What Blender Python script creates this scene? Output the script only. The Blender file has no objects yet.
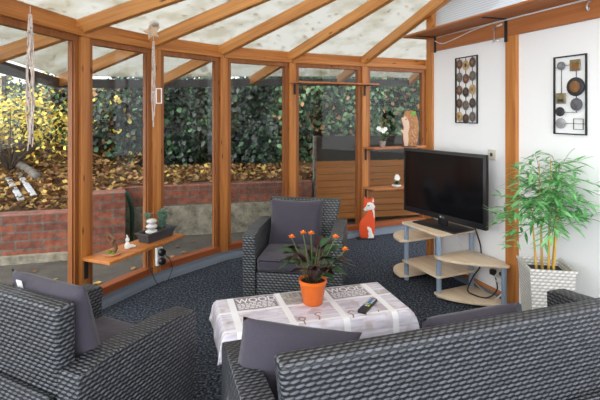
import bpy, bmesh, math, random
from mathutils import Vector, Matrix
R = random.Random(11)
C = bpy.context.scene.collection
sc = bpy.context.scene
PI = math.pi
V = Vector

# ---------------------------------------------------------------- materials
def new_mat(name):
    m = bpy.data.materials.new(name); m.use_nodes = True
    nt = m.node_tree
    return m, nt, nt.nodes['Principled BSDF']
def N(nt, t, **k):
    n = nt.nodes.new(t)
    for a, b in k.items(): setattr(n, a, b)
    return n
def L(nt, a, b): nt.links.new(a, b)
def ramp(nt, fac, stops):
    r = N(nt, 'ShaderNodeValToRGB')
    while len(r.color_ramp.elements) < len(stops): r.color_ramp.elements.new(0.5)
    for e, (p, c) in zip(r.color_ramp.elements, stops):
        e.position = p; e.color = (*c, 1)
    L(nt, fac, r.inputs[0]); return r.outputs[0]
def bump(nt, bsdf, h, s=.3, d=.01):
    b = N(nt, 'ShaderNodeBump'); b.inputs['Strength'].default_value = s; b.inputs['Distance'].default_value = d
    L(nt, h, b.inputs['Height']); L(nt, b.outputs[0], bsdf.inputs['Normal'])
def math_(nt, op, a, b=None):
    n = N(nt, 'ShaderNodeMath', operation=op)
    for i, x in enumerate((a, b)):
        if x is None: continue
        if isinstance(x, (int, float)): n.inputs[i].default_value = x
        else: L(nt, x, n.inputs[i])
    return n.outputs[0]
def plain(name, col, rough=.5, metal=0, noise=.0, scale=20, spec=None):
    m, nt, b = new_mat(name)
    b.inputs['Base Color'].default_value = (*col, 1); b.inputs['Roughness'].default_value = rough
    b.inputs['Metallic'].default_value = metal
    if spec is not None: b.inputs['Specular IOR Level'].default_value = spec
    if noise:
        tc = N(nt, 'ShaderNodeTexCoord'); nz = N(nt, 'ShaderNodeTexNoise')
        nz.inputs['Scale'].default_value = scale; nz.inputs['Detail'].default_value = 5
        L(nt, tc.outputs['Object'], nz.inputs['Vector'])
        lo = tuple(c*(1-noise) for c in col); hi = tuple(min(1, c*(1+noise)) for c in col)
        L(nt, ramp(nt, nz.outputs['Fac'], [(.3, lo), (.7, hi)]), b.inputs['Base Color'])
    return m
def wood(name, dark, light, rough=.45, axis=0, scale=1.0, knots=True):
    m, nt, b = new_mat(name)
    tc = N(nt, 'ShaderNodeTexCoord'); mp = N(nt, 'ShaderNodeMapping')
    s = [26*scale]*3; s[axis] = 1.3*scale
    mp.inputs['Scale'].default_value = s
    oi = N(nt, 'ShaderNodeObjectInfo'); add = N(nt, 'ShaderNodeVectorMath', operation='ADD')
    mul = N(nt, 'ShaderNodeVectorMath', operation='SCALE'); mul.inputs['Scale'].default_value = 7
    cmb = N(nt, 'ShaderNodeCombineXYZ')
    for i in range(3): L(nt, oi.outputs['Random'], cmb.inputs[i])
    L(nt, cmb.outputs[0], mul.inputs[0]); L(nt, tc.outputs['Object'], add.inputs[0]); L(nt, mul.outputs[0], add.inputs[1])
    L(nt, add.outputs[0], mp.inputs['Vector'])
    nz = N(nt, 'ShaderNodeTexNoise'); nz.inputs['Scale'].default_value = 1; nz.inputs['Detail'].default_value = 6; nz.inputs['Distortion'].default_value = .6
    L(nt, mp.outputs[0], nz.inputs['Vector'])
    col = ramp(nt, nz.outputs['Fac'], [(.25, dark), (.5, tuple((a+c)/2 for a, c in zip(dark, light))), (.75, light)])
    if knots:
        mp2 = N(nt, 'ShaderNodeMapping'); s2 = [11]*3; s2[axis] = 3.2; mp2.inputs['Scale'].default_value = s2
        L(nt, add.outputs[0], mp2.inputs['Vector'])
        vo = N(nt, 'ShaderNodeTexVoronoi'); vo.inputs['Scale'].default_value = 1; L(nt, mp2.outputs[0], vo.inputs['Vector'])
        k = ramp(nt, vo.outputs['Distance'], [(.05, (1, 1, 1)), (.13, (0, 0, 0))])
        mx = N(nt, 'ShaderNodeMix', data_type='RGBA'); L(nt, k, mx.inputs[0]); L(nt, col, mx.inputs[6])
        mx.inputs[7].default_value = (dark[0]*.35, dark[1]*.3, dark[2]*.3, 1); col = mx.outputs[2]
    L(nt, col, b.inputs['Base Color']); b.inputs['Roughness'].default_value = rough
    bump(nt, b, nz.outputs['Fac'], .08, .004)
    return m
def wicker(name, lo, hi, pu=.034, pv=.0185, gap=(.010, .0105, .012), rough=.45, bs=.9):
    m, nt, b = new_mat(name)
    uv = N(nt, 'ShaderNodeUVMap'); sp = N(nt, 'ShaderNodeSeparateXYZ'); L(nt, uv.outputs[0], sp.inputs[0])
    vv = math_(nt, 'DIVIDE', sp.outputs[1], pv); row = math_(nt, 'FLOOR', vv)
    par = math_(nt, 'MULTIPLY', math_(nt, 'MODULO', math_(nt, 'ABSOLUTE', row), 2.0), .5)
    uu = math_(nt, 'ADD', math_(nt, 'ADD', math_(nt, 'DIVIDE', sp.outputs[0], pu), par), math_(nt, 'MULTIPLY', math_(nt, 'FRACT', vv), -.38))
    su = math_(nt, 'ABSOLUTE', math_(nt, 'SINE', math_(nt, 'MULTIPLY', uu, PI)))
    e = math_(nt, 'ABSOLUTE', math_(nt, 'SUBTRACT', math_(nt, 'MULTIPLY', math_(nt, 'FRACT', vv), 2.0), 1.0))
    wdt = math_(nt, 'ADD', math_(nt, 'MULTIPLY', math_(nt, 'POWER', su, .55), .68), .20)
    msk = math_(nt, 'MINIMUM', math_(nt, 'MAXIMUM', math_(nt, 'MULTIPLY', math_(nt, 'SUBTRACT', wdt, e), 2.2), 0.0), 1.0)
    h = math_(nt, 'MULTIPLY', msk, math_(nt, 'ADD', math_(nt, 'MULTIPLY', su, .55), .45))
    cmb = N(nt, 'ShaderNodeCombineXYZ'); L(nt, math_(nt, 'FLOOR', uu), cmb.inputs[0]); L(nt, row, cmb.inputs[1])
    wn = N(nt, 'ShaderNodeTexWhiteNoise', noise_dimensions='2D'); L(nt, cmb.outputs[0], wn.inputs['Vector'])
    strand = ramp(nt, wn.outputs['Value'], [(0, lo), (1, hi)])
    mask = ramp(nt, h, [(.0, (0, 0, 0)), (.45, (.35, .35, .35)), (.95, (1, 1, 1))])  # colour fades to the gaps with weave height, shading strands as round
    mx = N(nt, 'ShaderNodeMix', data_type='RGBA'); L(nt, mask, mx.inputs[0]); mx.inputs[6].default_value = (*gap, 1); L(nt, strand, mx.inputs[7])
    L(nt, mx.outputs[2], b.inputs['Base Color']); b.inputs['Roughness'].default_value = rough
    bump(nt, b, h, bs, .005)
    return m
def fabric(name, col, rough=.9):
    m, nt, b = new_mat(name)
    tc = N(nt, 'ShaderNodeTexCoord'); nz = N(nt, 'ShaderNodeTexNoise'); nz.inputs['Scale'].default_value = 350; nz.inputs['Detail'].default_value = 2
    L(nt, tc.outputs['Object'], nz.inputs['Vector'])
    L(nt, ramp(nt, nz.outputs['Fac'], [(.3, tuple(c*.8 for c in col)), (.7, tuple(c*1.2 for c in col))]), b.inputs['Base Color'])
    n2 = N(nt, 'ShaderNodeTexNoise'); n2.inputs['Scale'].default_value = 9; L(nt, tc.outputs['Object'], n2.inputs['Vector'])
    b.inputs['Roughness'].default_value = rough; b.inputs['Sheen Weight'].default_value = .15
    bump(nt, b, n2.outputs['Fac'], .35, .03)
    return m
def two_sided_leaf(name, top, under, rough=.4, trans=.0):
    m, nt, b = new_mat(name)
    g = N(nt, 'ShaderNodeNewGeometry'); mx = N(nt, 'ShaderNodeMix', data_type='RGBA')
    tc = N(nt, 'ShaderNodeTexCoord'); nz = N(nt, 'ShaderNodeTexNoise'); nz.inputs['Scale'].default_value = 14; L(nt, tc.outputs['Object'], nz.inputs['Vector'])
    c = ramp(nt, nz.outputs['Fac'], [(.3, tuple(x*.7 for x in top)), (.7, tuple(min(1, x*1.35) for x in top))])
    L(nt, g.outputs['Backfacing'], mx.inputs[0]); L(nt, c, mx.inputs[6]); mx.inputs[7].default_value = (*under, 1)
    L(nt, mx.outputs[2], b.inputs['Base Color']); b.inputs['Roughness'].default_value = rough
    if trans:
        out = nt.nodes['Material Output']; tr = N(nt, 'ShaderNodeBsdfTranslucent'); L(nt, mx.outputs[2], tr.inputs[0])
        ms = N(nt, 'ShaderNodeMixShader'); ms.inputs[0].default_value = trans
        L(nt, b.outputs[0], ms.inputs[1]); L(nt, tr.outputs[0], ms.inputs[2]); L(nt, ms.outputs[0], out.inputs[0])
    return m

M = {}
M['pine'] = wood('pine', (.31, .095, .017), (.59, .235, .052))
M['rafter'] = wood('roof_lit_pine', (.38, .14, .032), (.68, .32, .09))  # pine with its colour lightened for the roof light on the rafters
M['sill'] = wood('red_stained_pine', (.22, .05, .012), (.36, .095, .022))
M['frame'] = wood('dark_pine', (.20, .06, .013), (.36, .125, .028), axis=2)
M['shelfwood'] = wood('shelf_wood', (.42, .13, .028), (.62, .24, .06), knots=False)
M['laminate'] = wood('brown_laminate', (.35, .11, .03), (.47, .175, .055), knots=False, rough=.5)
M['fence'] = wood('fence_wood', (.30, .10, .02), (.52, .20, .05))
M['grey_board'] = plain('dark_grey_board', (.028, .022, .018), .7, noise=.2)
M['gutter'] = plain('dark_gutter', (.06, .06, .065), .5)
M['stand'] = wood('light_oak_laminate', (.66, .50, .34), (.80, .66, .50), knots=False, rough=.4)
M['grey_metal'] = plain('grey_metal', (.25, .32, .42), .35)
M['black'] = plain('black_plastic', (.012, .012, .014), .35)
M['black_matte'] = plain('black_iron', (.012, .012, .013), .6)
M['white_plastic'] = plain('white_plastic', (.8, .8, .78), .4)
M['cream_plastic'] = plain('cream_plastic', (.62, .59, .52), .4)
M['cable_white'] = plain('white_cable', (.7, .7, .68), .5)
M['wick'] = wicker('grey_wicker', (.085, .09, .104), (.135, .144, .167))
M['wick_fine'] = wicker('grey_wicker_coarse', (.14, .15, .16), (.20, .215, .23), .036, .022)
M['wick_white'] = wicker('white_wicker', (.74, .74, .72), (.88, .88, .86), .034, .022, (.50, .46, .42), .5, .5)
M['cushion'] = fabric('grey_mauve_fabric', (.050, .043, .062))
M['orange'] = plain('orange_ceramic', (.86, .17, .012), .35, noise=.05)
M['soil'] = plain('soil', (.02, .014, .01), .95, noise=.5, scale=60)
M['leaf_dark'] = two_sided_leaf('prayer_leaf', (.02, .065, .022), (.035, .006, .012), .35)
M['leaf_maroon'] = two_sided_leaf('prayer_leaf_maroon', (.022, .004, .008), (.022, .004, .008), .35)
M['leaf_bamboo'] = two_sided_leaf('bamboo_leaf', (.24, .56, .22), (.28, .57, .26), .4, .3)
M['leaf_bamboo2'] = two_sided_leaf('bamboo_leaf_dark', (.08, .31, .09), (.11, .35, .12), .4, .3)
M['cane'] = plain('yellow_cane', (.60, .36, .07), .4, noise=.25, scale=8)
M['petal'] = plain('orange_petal', (.95, .25, .01), .5)
M['stem'] = plain('brown_stem', (.13, .09, .04), .7)
M['stem_green'] = plain('green_stem', (.09, .16, .03), .6)
M['fox'] = plain('orange_paint', (.83, .09, .018), .45)
M['paint_white'] = plain('white_paint', (.85, .84, .82), .5)
M['hog'] = plain('brown_paint', (.36, .155, .05), .6, noise=.35, scale=30)
M['hog_face'] = plain('cream_paint', (.62, .43, .32), .6)
M['green_paint'] = plain('green_paint', (.12, .33, .03), .5)
M['slate'] = plain('slate_plastic', (.05, .05, .055), .6, noise=.15)
M['stone'] = plain('white_stone', (.62, .6, .58), .7, noise=.15, scale=25)
M['succulent'] = two_sided_leaf('succulent_leaf', (.18, .30, .22), (.2, .32, .24), .5)
M['rope'] = plain('natural_rope', (.68, .58, .52), .9, noise=.2, scale=60)
M['terracotta'] = plain('clay', (.45, .22, .12), .8, noise=.2)
M['driftwood'] = plain('driftwood', (.16, .08, .04), .85, noise=.4)
M['moss'] = plain('moss', (.16, .2, .03), .95, noise=.5, scale=50)
M['pot_grey'] = plain('grey_brown_pot', (.27, .22, .19), .6)
M['petal_white'] = plain('white_petal', (.9, .89, .86), .5)
M['tvscreen'] = plain('tv_screen', (.004, .004, .005), .12)
M['silver'] = plain('silver_mark', (.55, .56, .58), .35, .6)

def wall_mat():
    m, nt, b = new_mat('white_render')
    tc = N(nt, 'ShaderNodeTexCoord'); nz = N(nt, 'ShaderNodeTexNoise'); nz.inputs['Scale'].default_value = 90; nz.inputs['Detail'].default_value = 4
    L(nt, tc.outputs['Object'], nz.inputs['Vector'])
    b.inputs['Base Color'].default_value = (.86, .86, .87, 1); b.inputs['Roughness'].default_value = .9
    bump(nt, b, nz.outputs['Fac'], .25, .006); return m
M['wall'] = wall_mat()
def carpet():
    m, nt, b = new_mat('blue_grey_carpet')
    tc = N(nt, 'ShaderNodeTexCoord'); nz = N(nt, 'ShaderNodeTexNoise'); nz.inputs['Scale'].default_value = 60; nz.inputs['Detail'].default_value = 4
    L(nt, tc.outputs['Object'], nz.inputs['Vector'])
    L(nt, ramp(nt, nz.outputs['Fac'], [(.36, (.012, .015, .022)), (.52, (.045, .053, .071)), (.68, (.15, .17, .205))]), b.inputs['Base Color'])
    b.inputs['Roughness'].default_value = 1; b.inputs['Specular IOR Level'].default_value = .1
    bump(nt, b, nz.outputs['Fac'], .6, .012); return m
M['carpet'] = carpet()
M['skirt'] = plain('grey_blue_skirting', (.155, .185, .23), .7, noise=.06, scale=60)
def glass():
    m, nt, b = new_mat('window_glass')
    out = nt.nodes['Material Output']; nt.nodes.remove(b)
    t = N(nt, 'ShaderNodeBsdfTransparent'); t.inputs[0].default_value = (.87, .885, .88, 1)
    g = N(nt, 'ShaderNodeBsdfGlossy'); g.inputs['Roughness'].default_value = .0
    lw = N(nt, 'ShaderNodeLayerWeight'); lw.inputs[0].default_value = .5
    fr = math_(nt, 'ADD', math_(nt, 'MULTIPLY', math_(nt, 'POWER', lw.outputs['Facing'], 5.0), .9), .02)
    ms = N(nt, 'ShaderNodeMixShader'); L(nt, fr, ms.inputs[0]); L(nt, t.outputs[0], ms.inputs[1]); L(nt, g.outputs[0], ms.inputs[2])
    L(nt, ms.outputs[0], out.inputs[0]); return m
M['glass'] = glass()
def polycarb(name, stripes=False, tfac=.5, col=(.93, .95, .95)):
    m, nt, b = new_mat(name)
    out = nt.nodes['Material Output']; nt.nodes.remove(b)
    t = N(nt, 'ShaderNodeBsdfTransparent'); t.inputs[0].default_value = (*col, 1)
    tl = N(nt, 'ShaderNodeBsdfTranslucent'); tl.inputs[0].default_value = (*col, 1)
    df = N(nt, 'ShaderNodeBsdfDiffuse'); df.inputs[0].default_value = (*col, 1)
    m1 = N(nt, 'ShaderNodeMixShader'); m1.inputs[0].default_value = .25; L(nt, tl.outputs[0], m1.inputs[1]); L(nt, df.outputs[0], m1.inputs[2])
    m2 = N(nt, 'ShaderNodeMixShader'); L(nt, m1.outputs[0], m2.inputs[1]); L(nt, t.outputs[0], m2.inputs[2])
    if stripes:
        tc = N(nt, 'ShaderNodeTexCoord'); sp = N(nt, 'ShaderNodeSeparateXYZ'); L(nt, tc.outputs['Object'], sp.inputs[0])
        s = math_(nt, 'ABSOLUTE', math_(nt, 'SINE', math_(nt, 'MULTIPLY', sp.outputs[2], PI/.022)))
        L(nt, math_(nt, 'MULTIPLY', s, tfac*1.5), m2.inputs[0])
        cr = ramp(nt, s, [(0, (.45, .5, .55)), (.5, (.8, .83, .87))]); L(nt, cr, tl.inputs[0]); L(nt, cr, df.inputs[0])
    else:
        tc = N(nt, 'ShaderNodeTexCoord'); nz = N(nt, 'ShaderNodeTexNoise'); nz.inputs['Scale'].default_value = 3; nz.inputs['Detail'].default_value = 6
        L(nt, tc.outputs['Object'], nz.inputs['Vector'])
        cr = ramp(nt, nz.outputs['Fac'], [(.35, (.30, .27, .19)), (.55, (.45, .44, .41))]); L(nt, cr, tl.inputs[0]); L(nt, cr, df.inputs[0])
        m2.inputs[0].default_value = tfac
    L(nt, m2.outputs[0], out.inputs[0]); return m
M['roof'] = polycarb('roof_polycarbonate', tfac=.46, col=(.74, .735, .70))
M['gable'] = polycarb('ribbed_polycarbonate', True, .3)
def brick(name):
    m, nt, b = new_mat(name)
    uv = N(nt, 'ShaderNodeUVMap'); br = N(nt, 'ShaderNodeTexBrick')
    br.inputs['Scale'].default_value = 1; br.inputs['Brick Width'].default_value = .27; br.inputs['Row Height'].default_value = .094
    br.inputs['Mortar Size'].default_value = .008; br.inputs['Bias'].default_value = -.2
    br.inputs['Color1'].default_value = (.26, .08, .044, 1); br.inputs['Color2'].default_value = (.14, .05, .034, 1); br.inputs['Mortar'].default_value = (.12, .12, .105, 1)
    L(nt, uv.outputs[0], br.inputs['Vector'])
    nz = N(nt, 'ShaderNodeTexNoise'); nz.inputs['Scale'].default_value = 14; nz.inputs['Detail'].default_value = 8; L(nt, uv.outputs[0], nz.inputs['Vector'])
    mx = N(nt, 'ShaderNodeMix', data_type='RGBA'); mx.blend_type = 'MULTIPLY'; mx.inputs[0].default_value = .8
    L(nt, br.outputs['Color'], mx.inputs[6]); L(nt, ramp(nt, nz.outputs['Fac'], [(.3, (.5, .5, .5)), (.65, (1.35, 1.3, 1.3))]), mx.inputs[7])
    L(nt, mx.outputs[2], b.inputs['Base Color']); b.inputs['Roughness'].default_value = .9
    bump(nt, b, br.outputs['Fac'], -.4, .01); return m
M['brick'] = brick('red_brick')
def concrete(name, a, c, sc_=5):
    m, nt, b = new_mat(name)
    tc = N(nt, 'ShaderNodeTexCoord'); nz = N(nt, 'ShaderNodeTexNoise'); nz.inputs['Scale'].default_value = sc_; nz.inputs['Detail'].default_value = 10; nz.inputs['Roughness'].default_value = .7
    L(nt, tc.outputs['Object'], nz.inputs['Vector'])
    L(nt, ramp(nt, nz.outputs['Fac'], [(.3, a), (.65, c)]), b.inputs['Base Color']); b.inputs['Roughness'].default_value = .9
    bump(nt, b, nz.outputs['Fac'], .4, .02); return m
M['concrete'] = concrete('mossy_concrete', (.06, .05, .035), (.40, .36, .28), 7)
M['paving'] = concrete('patio_paving', (.038, .031, .025), (.10, .084, .068), 3)
M['earth'] = concrete('leafy_earth', (.03, .02, .012), (.16, .09, .035), 12)
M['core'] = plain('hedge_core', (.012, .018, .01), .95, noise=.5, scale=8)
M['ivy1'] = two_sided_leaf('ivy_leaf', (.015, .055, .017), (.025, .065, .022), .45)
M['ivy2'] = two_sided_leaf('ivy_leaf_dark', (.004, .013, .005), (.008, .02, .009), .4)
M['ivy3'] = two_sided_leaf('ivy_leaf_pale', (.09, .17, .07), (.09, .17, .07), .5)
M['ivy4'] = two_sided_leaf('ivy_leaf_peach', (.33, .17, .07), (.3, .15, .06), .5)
M['yel1'] = two_sided_leaf('yellow_leaf', (.78, .62, .12), (.78, .62, .14), .6, .3)
M['yel2'] = two_sided_leaf('gold_leaf', (.55, .33, .04), (.55, .35, .05), .6, .3)
M['dry1'] = plain('dry_leaf_tan', (.30, .165, .055), .8)
M['dry2'] = plain('dry_leaf_brown', (.17, .075, .025), .8)
M['dry3'] = plain('dry_leaf_yellow', (.44, .30, .07), .8)
M['bark'] = plain('bark', (.06, .045, .035), .9, noise=.4)
M['old_wood'] = wood('weathered_wood', (.12, .1, .085), (.27, .24, .21), knots=False, rough=.85)
M['old_log'] = plain('grey_bark', (.13, .115, .10), .9, noise=.35, scale=12)
M['green_metal'] = plain('dark_green_plastic', (.01, .06, .035), .4)
M['shed'] = plain('pale_green_render', (.36, .46, .40), .8, noise=.1)
def cloth():
    m, nt, b = new_mat('printed_cloth')
    uv = N(nt, 'ShaderNodeUVMap'); sp = N(nt, 'ShaderNodeSeparateXYZ'); L(nt, uv.outputs[0], sp.inputs[0])
    a = math_(nt, 'DIVIDE', math_(nt, 'ADD', sp.outputs[0], 2.95-.08), .295); c = math_(nt, 'DIVIDE', math_(nt, 'ADD', sp.outputs[1], 2.2-.20), .22)
    fa = math_(nt, 'FRACT', a); fc = math_(nt, 'FRACT', c)
    ma = math_(nt, 'MINIMUM', fa, math_(nt, 'SUBTRACT', 1.0, fa)); mc = math_(nt, 'MINIMUM', fc, math_(nt, 'SUBTRACT', 1.0, fc))
    strip = math_(nt, 'MAXIMUM', math_(nt, 'LESS_THAN', ma, .065), math_(nt, 'LESS_THAN', mc, .045))
    cmb = N(nt, 'ShaderNodeCombineXYZ'); L(nt, math_(nt, 'FLOOR', a), cmb.inputs[0]); L(nt, math_(nt, 'FLOOR', c), cmb.inputs[1])
    wn = N(nt, 'ShaderNodeTexWhiteNoise', noise_dimensions='2D'); L(nt, cmb.outputs[0], wn.inputs['Vector'])
    mp = N(nt, 'ShaderNodeMapping'); mp.inputs['Scale'].default_value = (7, 60, 1); L(nt, uv.outputs[0], mp.inputs['Vector'])
    nz = N(nt, 'ShaderNodeTexNoise'); nz.inputs['Scale'].default_value = 1; nz.inputs['Detail'].default_value = 5; L(nt, mp.outputs[0], nz.inputs['Vector'])
    planks = ramp(nt, nz.outputs['Fac'], [(.25, (.42, .39, .47)), (.5, (.70, .66, .75)), (.75, (.86, .83, .92))])
    n2 = N(nt, 'ShaderNodeTexNoise'); n2.inputs['Scale'].default_value = 9; n2.inputs['Detail'].default_value = 3; L(nt, uv.outputs[0], n2.inputs['Vector'])
    spots = ramp(nt, n2.outputs['Fac'], [(.50, (0, 0, 0)), (.62, (.85, .85, .85))])
    mx = N(nt, 'ShaderNodeMix', data_type='RGBA'); L(nt, spots, mx.inputs[0]); L(nt, planks, mx.inputs[6])
    L(nt, ramp(nt, wn.outputs['Value'], [(0, (.55, .40, .50)), (.4, (.42, .38, .36)), (.7, (.5, .42, .5)), (1, (.6, .52, .45))]), mx.inputs[7])
    m3 = N(nt, 'ShaderNodeMix', data_type='RGBA'); L(nt, strip, m3.inputs[0]); L(nt, mx.outputs[2], m3.inputs[6]); m3.inputs[7].default_value = (.9, .89, .93, 1)
    L(nt, m3.outputs[2], b.inputs['Base Color']); b.inputs['Roughness'].default_value = .45
    return m
M['cloth'] = cloth()
M['print_dark'] = plain('print_charcoal', (.27, .23, .255), .6, noise=.4, scale=60)
M['print_light'] = plain('print_pale', (.80, .77, .81), .6)
M['print_beige'] = plain('print_beige', (.40, .37, .34), .6, noise=.3, scale=40)

# ---------------------------------------------------------------- helpers
def tag(o, label=None, cat=None, group=None, kind=None):
    if label: o['label'] = label
    if cat: o['category'] = cat
    if group: o['group'] = group
    if kind: o['kind'] = kind
    return o
def thing(name, label, cat, loc=(0, 0, 0), rz=0, group=None):
    o = bpy.data.objects.new(name, None); C.objects.link(o); o.location = loc; o.rotation_euler = (0, 0, rz); o.empty_display_size = .1
    return tag(o, label, cat, group)
def boxuv(me):
    uvl = me.uv_layers.new(name='UVMap') if not me.uv_layers else me.uv_layers[0]
    for p in me.polygons:
        n = p.normal; ax = max(range(3), key=lambda i: abs(n[i]))
        for li in p.loop_indices:
            c = me.vertices[me.loops[li].vertex_index].co
            uvl.data[li].uv = (c.y, c.z) if ax == 0 else (c.x, c.z) if ax == 1 else (c.x, c.y)
def finish(name, me, mats, parent=None, smooth=False, uv=True):
    o = bpy.data.objects.new(name, me); C.objects.link(o)
    for m in (mats if isinstance(mats, (list, tuple)) else [mats]): me.materials.append(m)
    if smooth:
        for p in me.polygons: p.use_smooth = True
    if uv: boxuv(me)
    if parent: o.parent = parent
    return o
def fromlists(name, vs, fs, mats, parent=None, smooth=False, uv=True, idx=None):
    me = bpy.data.meshes.new(name); me.from_pydata([tuple(v) for v in vs], [], fs); me.update()
    if idx:
        me.polygons.foreach_set('material_index', idx)
    return finish(name, me, mats, parent, smooth, uv)
def frombm(name, bm, mats, parent=None, smooth=False, uv=True):
    bm.normal_update()
    me = bpy.data.meshes.new(name); bm.to_mesh(me); bm.free(); me.update()
    return finish(name, me, mats, parent, smooth, uv)
def autosmooth(o, a=40):
    me = o.data
    for p in me.polygons: p.use_smooth = True
    bm = bmesh.new(); bm.from_mesh(me)
    for e in bm.edges:
        e.smooth = e.calc_face_angle(0) < math.radians(a)
    bm.to_mesh(me); bm.free(); return o
def bm_box(bm, x0, x1, y0, y1, z0, z1, mat=None):
    vs = [bm.verts.new(c) for c in ((x0, y0, z0), (x1, y0, z0), (x1, y1, z0), (x0, y1, z0), (x0, y0, z1), (x1, y0, z1), (x1, y1, z1), (x0, y1, z1))]
    if mat is not None:
        for v in vs: v.co = mat @ v.co
    for f in ((3, 2, 1, 0), (4, 5, 6, 7), (0, 1, 5, 4), (1, 2, 6, 5), (2, 3, 7, 6), (3, 0, 4, 7)): bm.faces.new([vs[i] for i in f])
    return vs
def bevel(bm, w, seg=2):
    bmesh.ops.bevel(bm, geom=list(bm.edges), offset=w, segments=seg, profile=.5, affect='EDGES', clamp_overlap=True)
def box(name, dims, mat, parent=None, bev=0, seg=2):   # dims x0 x1 y0 y1 z0 z1
    bm = bmesh.new(); bm_box(bm, *dims)
    if bev: bevel(bm, bev, seg)
    o = frombm(name, bm, mat, parent)
    return autosmooth(o) if bev and seg > 1 else o
def beam(name, p0, p1, w, h, mat, parent=None, up=(0, 0, 1), bev=.004, zoff=0, cut=None):
    p0 = V(p0); p1 = V(p1); d = p1-p0; x = d.normalized(); upv = V(up)
    y = upv.cross(x).normalized(); z = x.cross(y)
    mw = Matrix(((x.x, y.x, z.x, p0.x), (x.y, y.y, z.y, p0.y), (x.z, y.z, z.z, p0.z), (0, 0, 0, 1)))
    bm = bmesh.new(); bm_box(bm, 0, d.length, -w/2, w/2, -h/2+zoff, h/2+zoff)
    if bev: bevel(bm, bev, 1)
    o = frombm(name, bm, mat)
    if parent:
        o.parent = parent
        if parent.type == 'EMPTY' or True:
            pm = Matrix.LocRotScale(parent.location, parent.rotation_euler, parent.scale)
            o.matrix_local = pm.inverted() @ mw
    else: o.matrix_world = mw
    return o
def prism(name, pts, z0, z1, mat, parent=None, bev=0, axis='z'):
    bm = bmesh.new()
    def P3(p, z): return (p[0], p[1], z) if axis == 'z' else ((p[0], z, p[1]) if axis == 'y' else (z, p[0], p[1]))
    a = [bm.verts.new(P3(p, z0)) for p in pts]; b = [bm.verts.new(P3(p, z1)) for p in pts]; n = len(pts)
    bm.faces.new(a); bm.faces.new(b)
    for i in range(n): bm.faces.new((a[i], a[(i+1) % n], b[(i+1) % n], b[i]))
    bmesh.ops.recalc_face_normals(bm, faces=bm.faces[:])
    if bev: bevel(bm, bev, 2)
    bmesh.ops.triangulate(bm, faces=[f for f in bm.faces if len(f.verts) > 4])
    o = frombm(name, bm, mat, parent); return autosmooth(o) if bev else o
def tube_lists(pts, r, n=8, r2=None):
    pts = [V(p) for p in pts]; vs = []; fs = []
    for i, p in enumerate(pts):
        d = (pts[min(i+1, len(pts)-1)]-pts[max(i-1, 0)]).normalized()
        a = d.cross(V((0, 0, 1)));
        if a.length < .05: a = d.cross(V((0, 1, 0)))
        a.normalize(); b = d.cross(a)
        rr = r if r2 is None else r+(r2-r)*i/(len(pts)-1)
        for k in range(n):
            t = 2*PI*k/n; vs.append(p+a*math.cos(t)*rr+b*math.sin(t)*rr)
    for i in range(len(pts)-1):
        for k in range(n):
            fs.append((i*n+k, i*n+(k+1) % n, (i+1)*n+(k+1) % n, (i+1)*n+k))
    fs.append(tuple(range(n-1, -1, -1))); fs.append(tuple((len(pts)-1)*n+k for k in range(n)))
    return vs, fs
def tube(name, pts, r, mat, parent=None, n=8, r2=None):
    vs, fs = tube_lists(pts, r, n, r2)
    return fromlists(name, vs, fs, mat, parent, True)
def spline(pts, k=8):
    pts = [V(p) for p in pts]; out = []
    for i in range(len(pts)-1):
        p0 = pts[max(i-1, 0)]; p1 = pts[i]; p2 = pts[i+1]; p3 = pts[min(i+2, len(pts)-1)]
        for j in range(k):
            t = j/k
            out.append(.5*((2*p1)+(p2-p0)*t+(2*p0-5*p1+4*p2-p3)*t*t+(3*p1-p0-3*p2+p3)*t**3))
    out.append(pts[-1]); return out
def lathe(name, prof, mat, parent=None, n=28, loc=(0, 0, 0)):
    vs = []; fs = []
    for (r, z) in prof:
        for k in range(n):
            t = 2*PI*k/n; vs.append((loc[0]+r*math.cos(t), loc[1]+r*math.sin(t), loc[2]+z))
    for i in range(len(prof)-1):
        for k in range(n): fs.append((i*n+k, i*n+(k+1) % n, (i+1)*n+(k+1) % n, (i+1)*n+k))
    fs.append(tuple(range(n-1, -1, -1))); fs.append(tuple((len(prof)-1)*n+k for k in range(n)))
    return autosmooth(fromlists(name, vs, fs, mat, parent, True), 50)
class Leaves:
    def __init__(s): s.v = []; s.f = []; s.i = []
    def add(s, base, d, up, Ln, W, droop=.25, m=0, seg=3):
        d = V(d).normalized(); up = V(up); side = d.cross(up)
        if side.length < 1e-3: side = d.cross(V((1, 0, 0)))
        side.normalize(); nrm = side.cross(d)
        k = len(s.v); base = V(base)
        prof = [0, .75, 1, .62, 0] if seg == 3 else [0, 1, 0]
        n = len(prof)-1
        for j, w in enumerate(prof):
            t = j/n; c = base+d*Ln*t-V((0, 0, 1))*droop*Ln*t*t
            s.v += [c-side*W*.5*w+nrm*W*.12*w, c, c+side*W*.5*w+nrm*W*.12*w]
        for j in range(n):
            a = k+3*j
            for q in (0, 1):
                s.f.append((a+q, a+q+1, a+q+4, a+q+3)); s.i.append(m)
    def build(s, name, mats, parent=None, smooth=True):
        return fromlists(name, s.v, s.f, mats, parent, smooth, False, s.i)
def rdir(zmin=-1, zmax=1):
    z = R.uniform(zmin, zmax); t = R.uniform(0, 2*PI); r = math.sqrt(max(0, 1-z*z)); return V((r*math.cos(t), r*math.sin(t), z))

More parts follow.
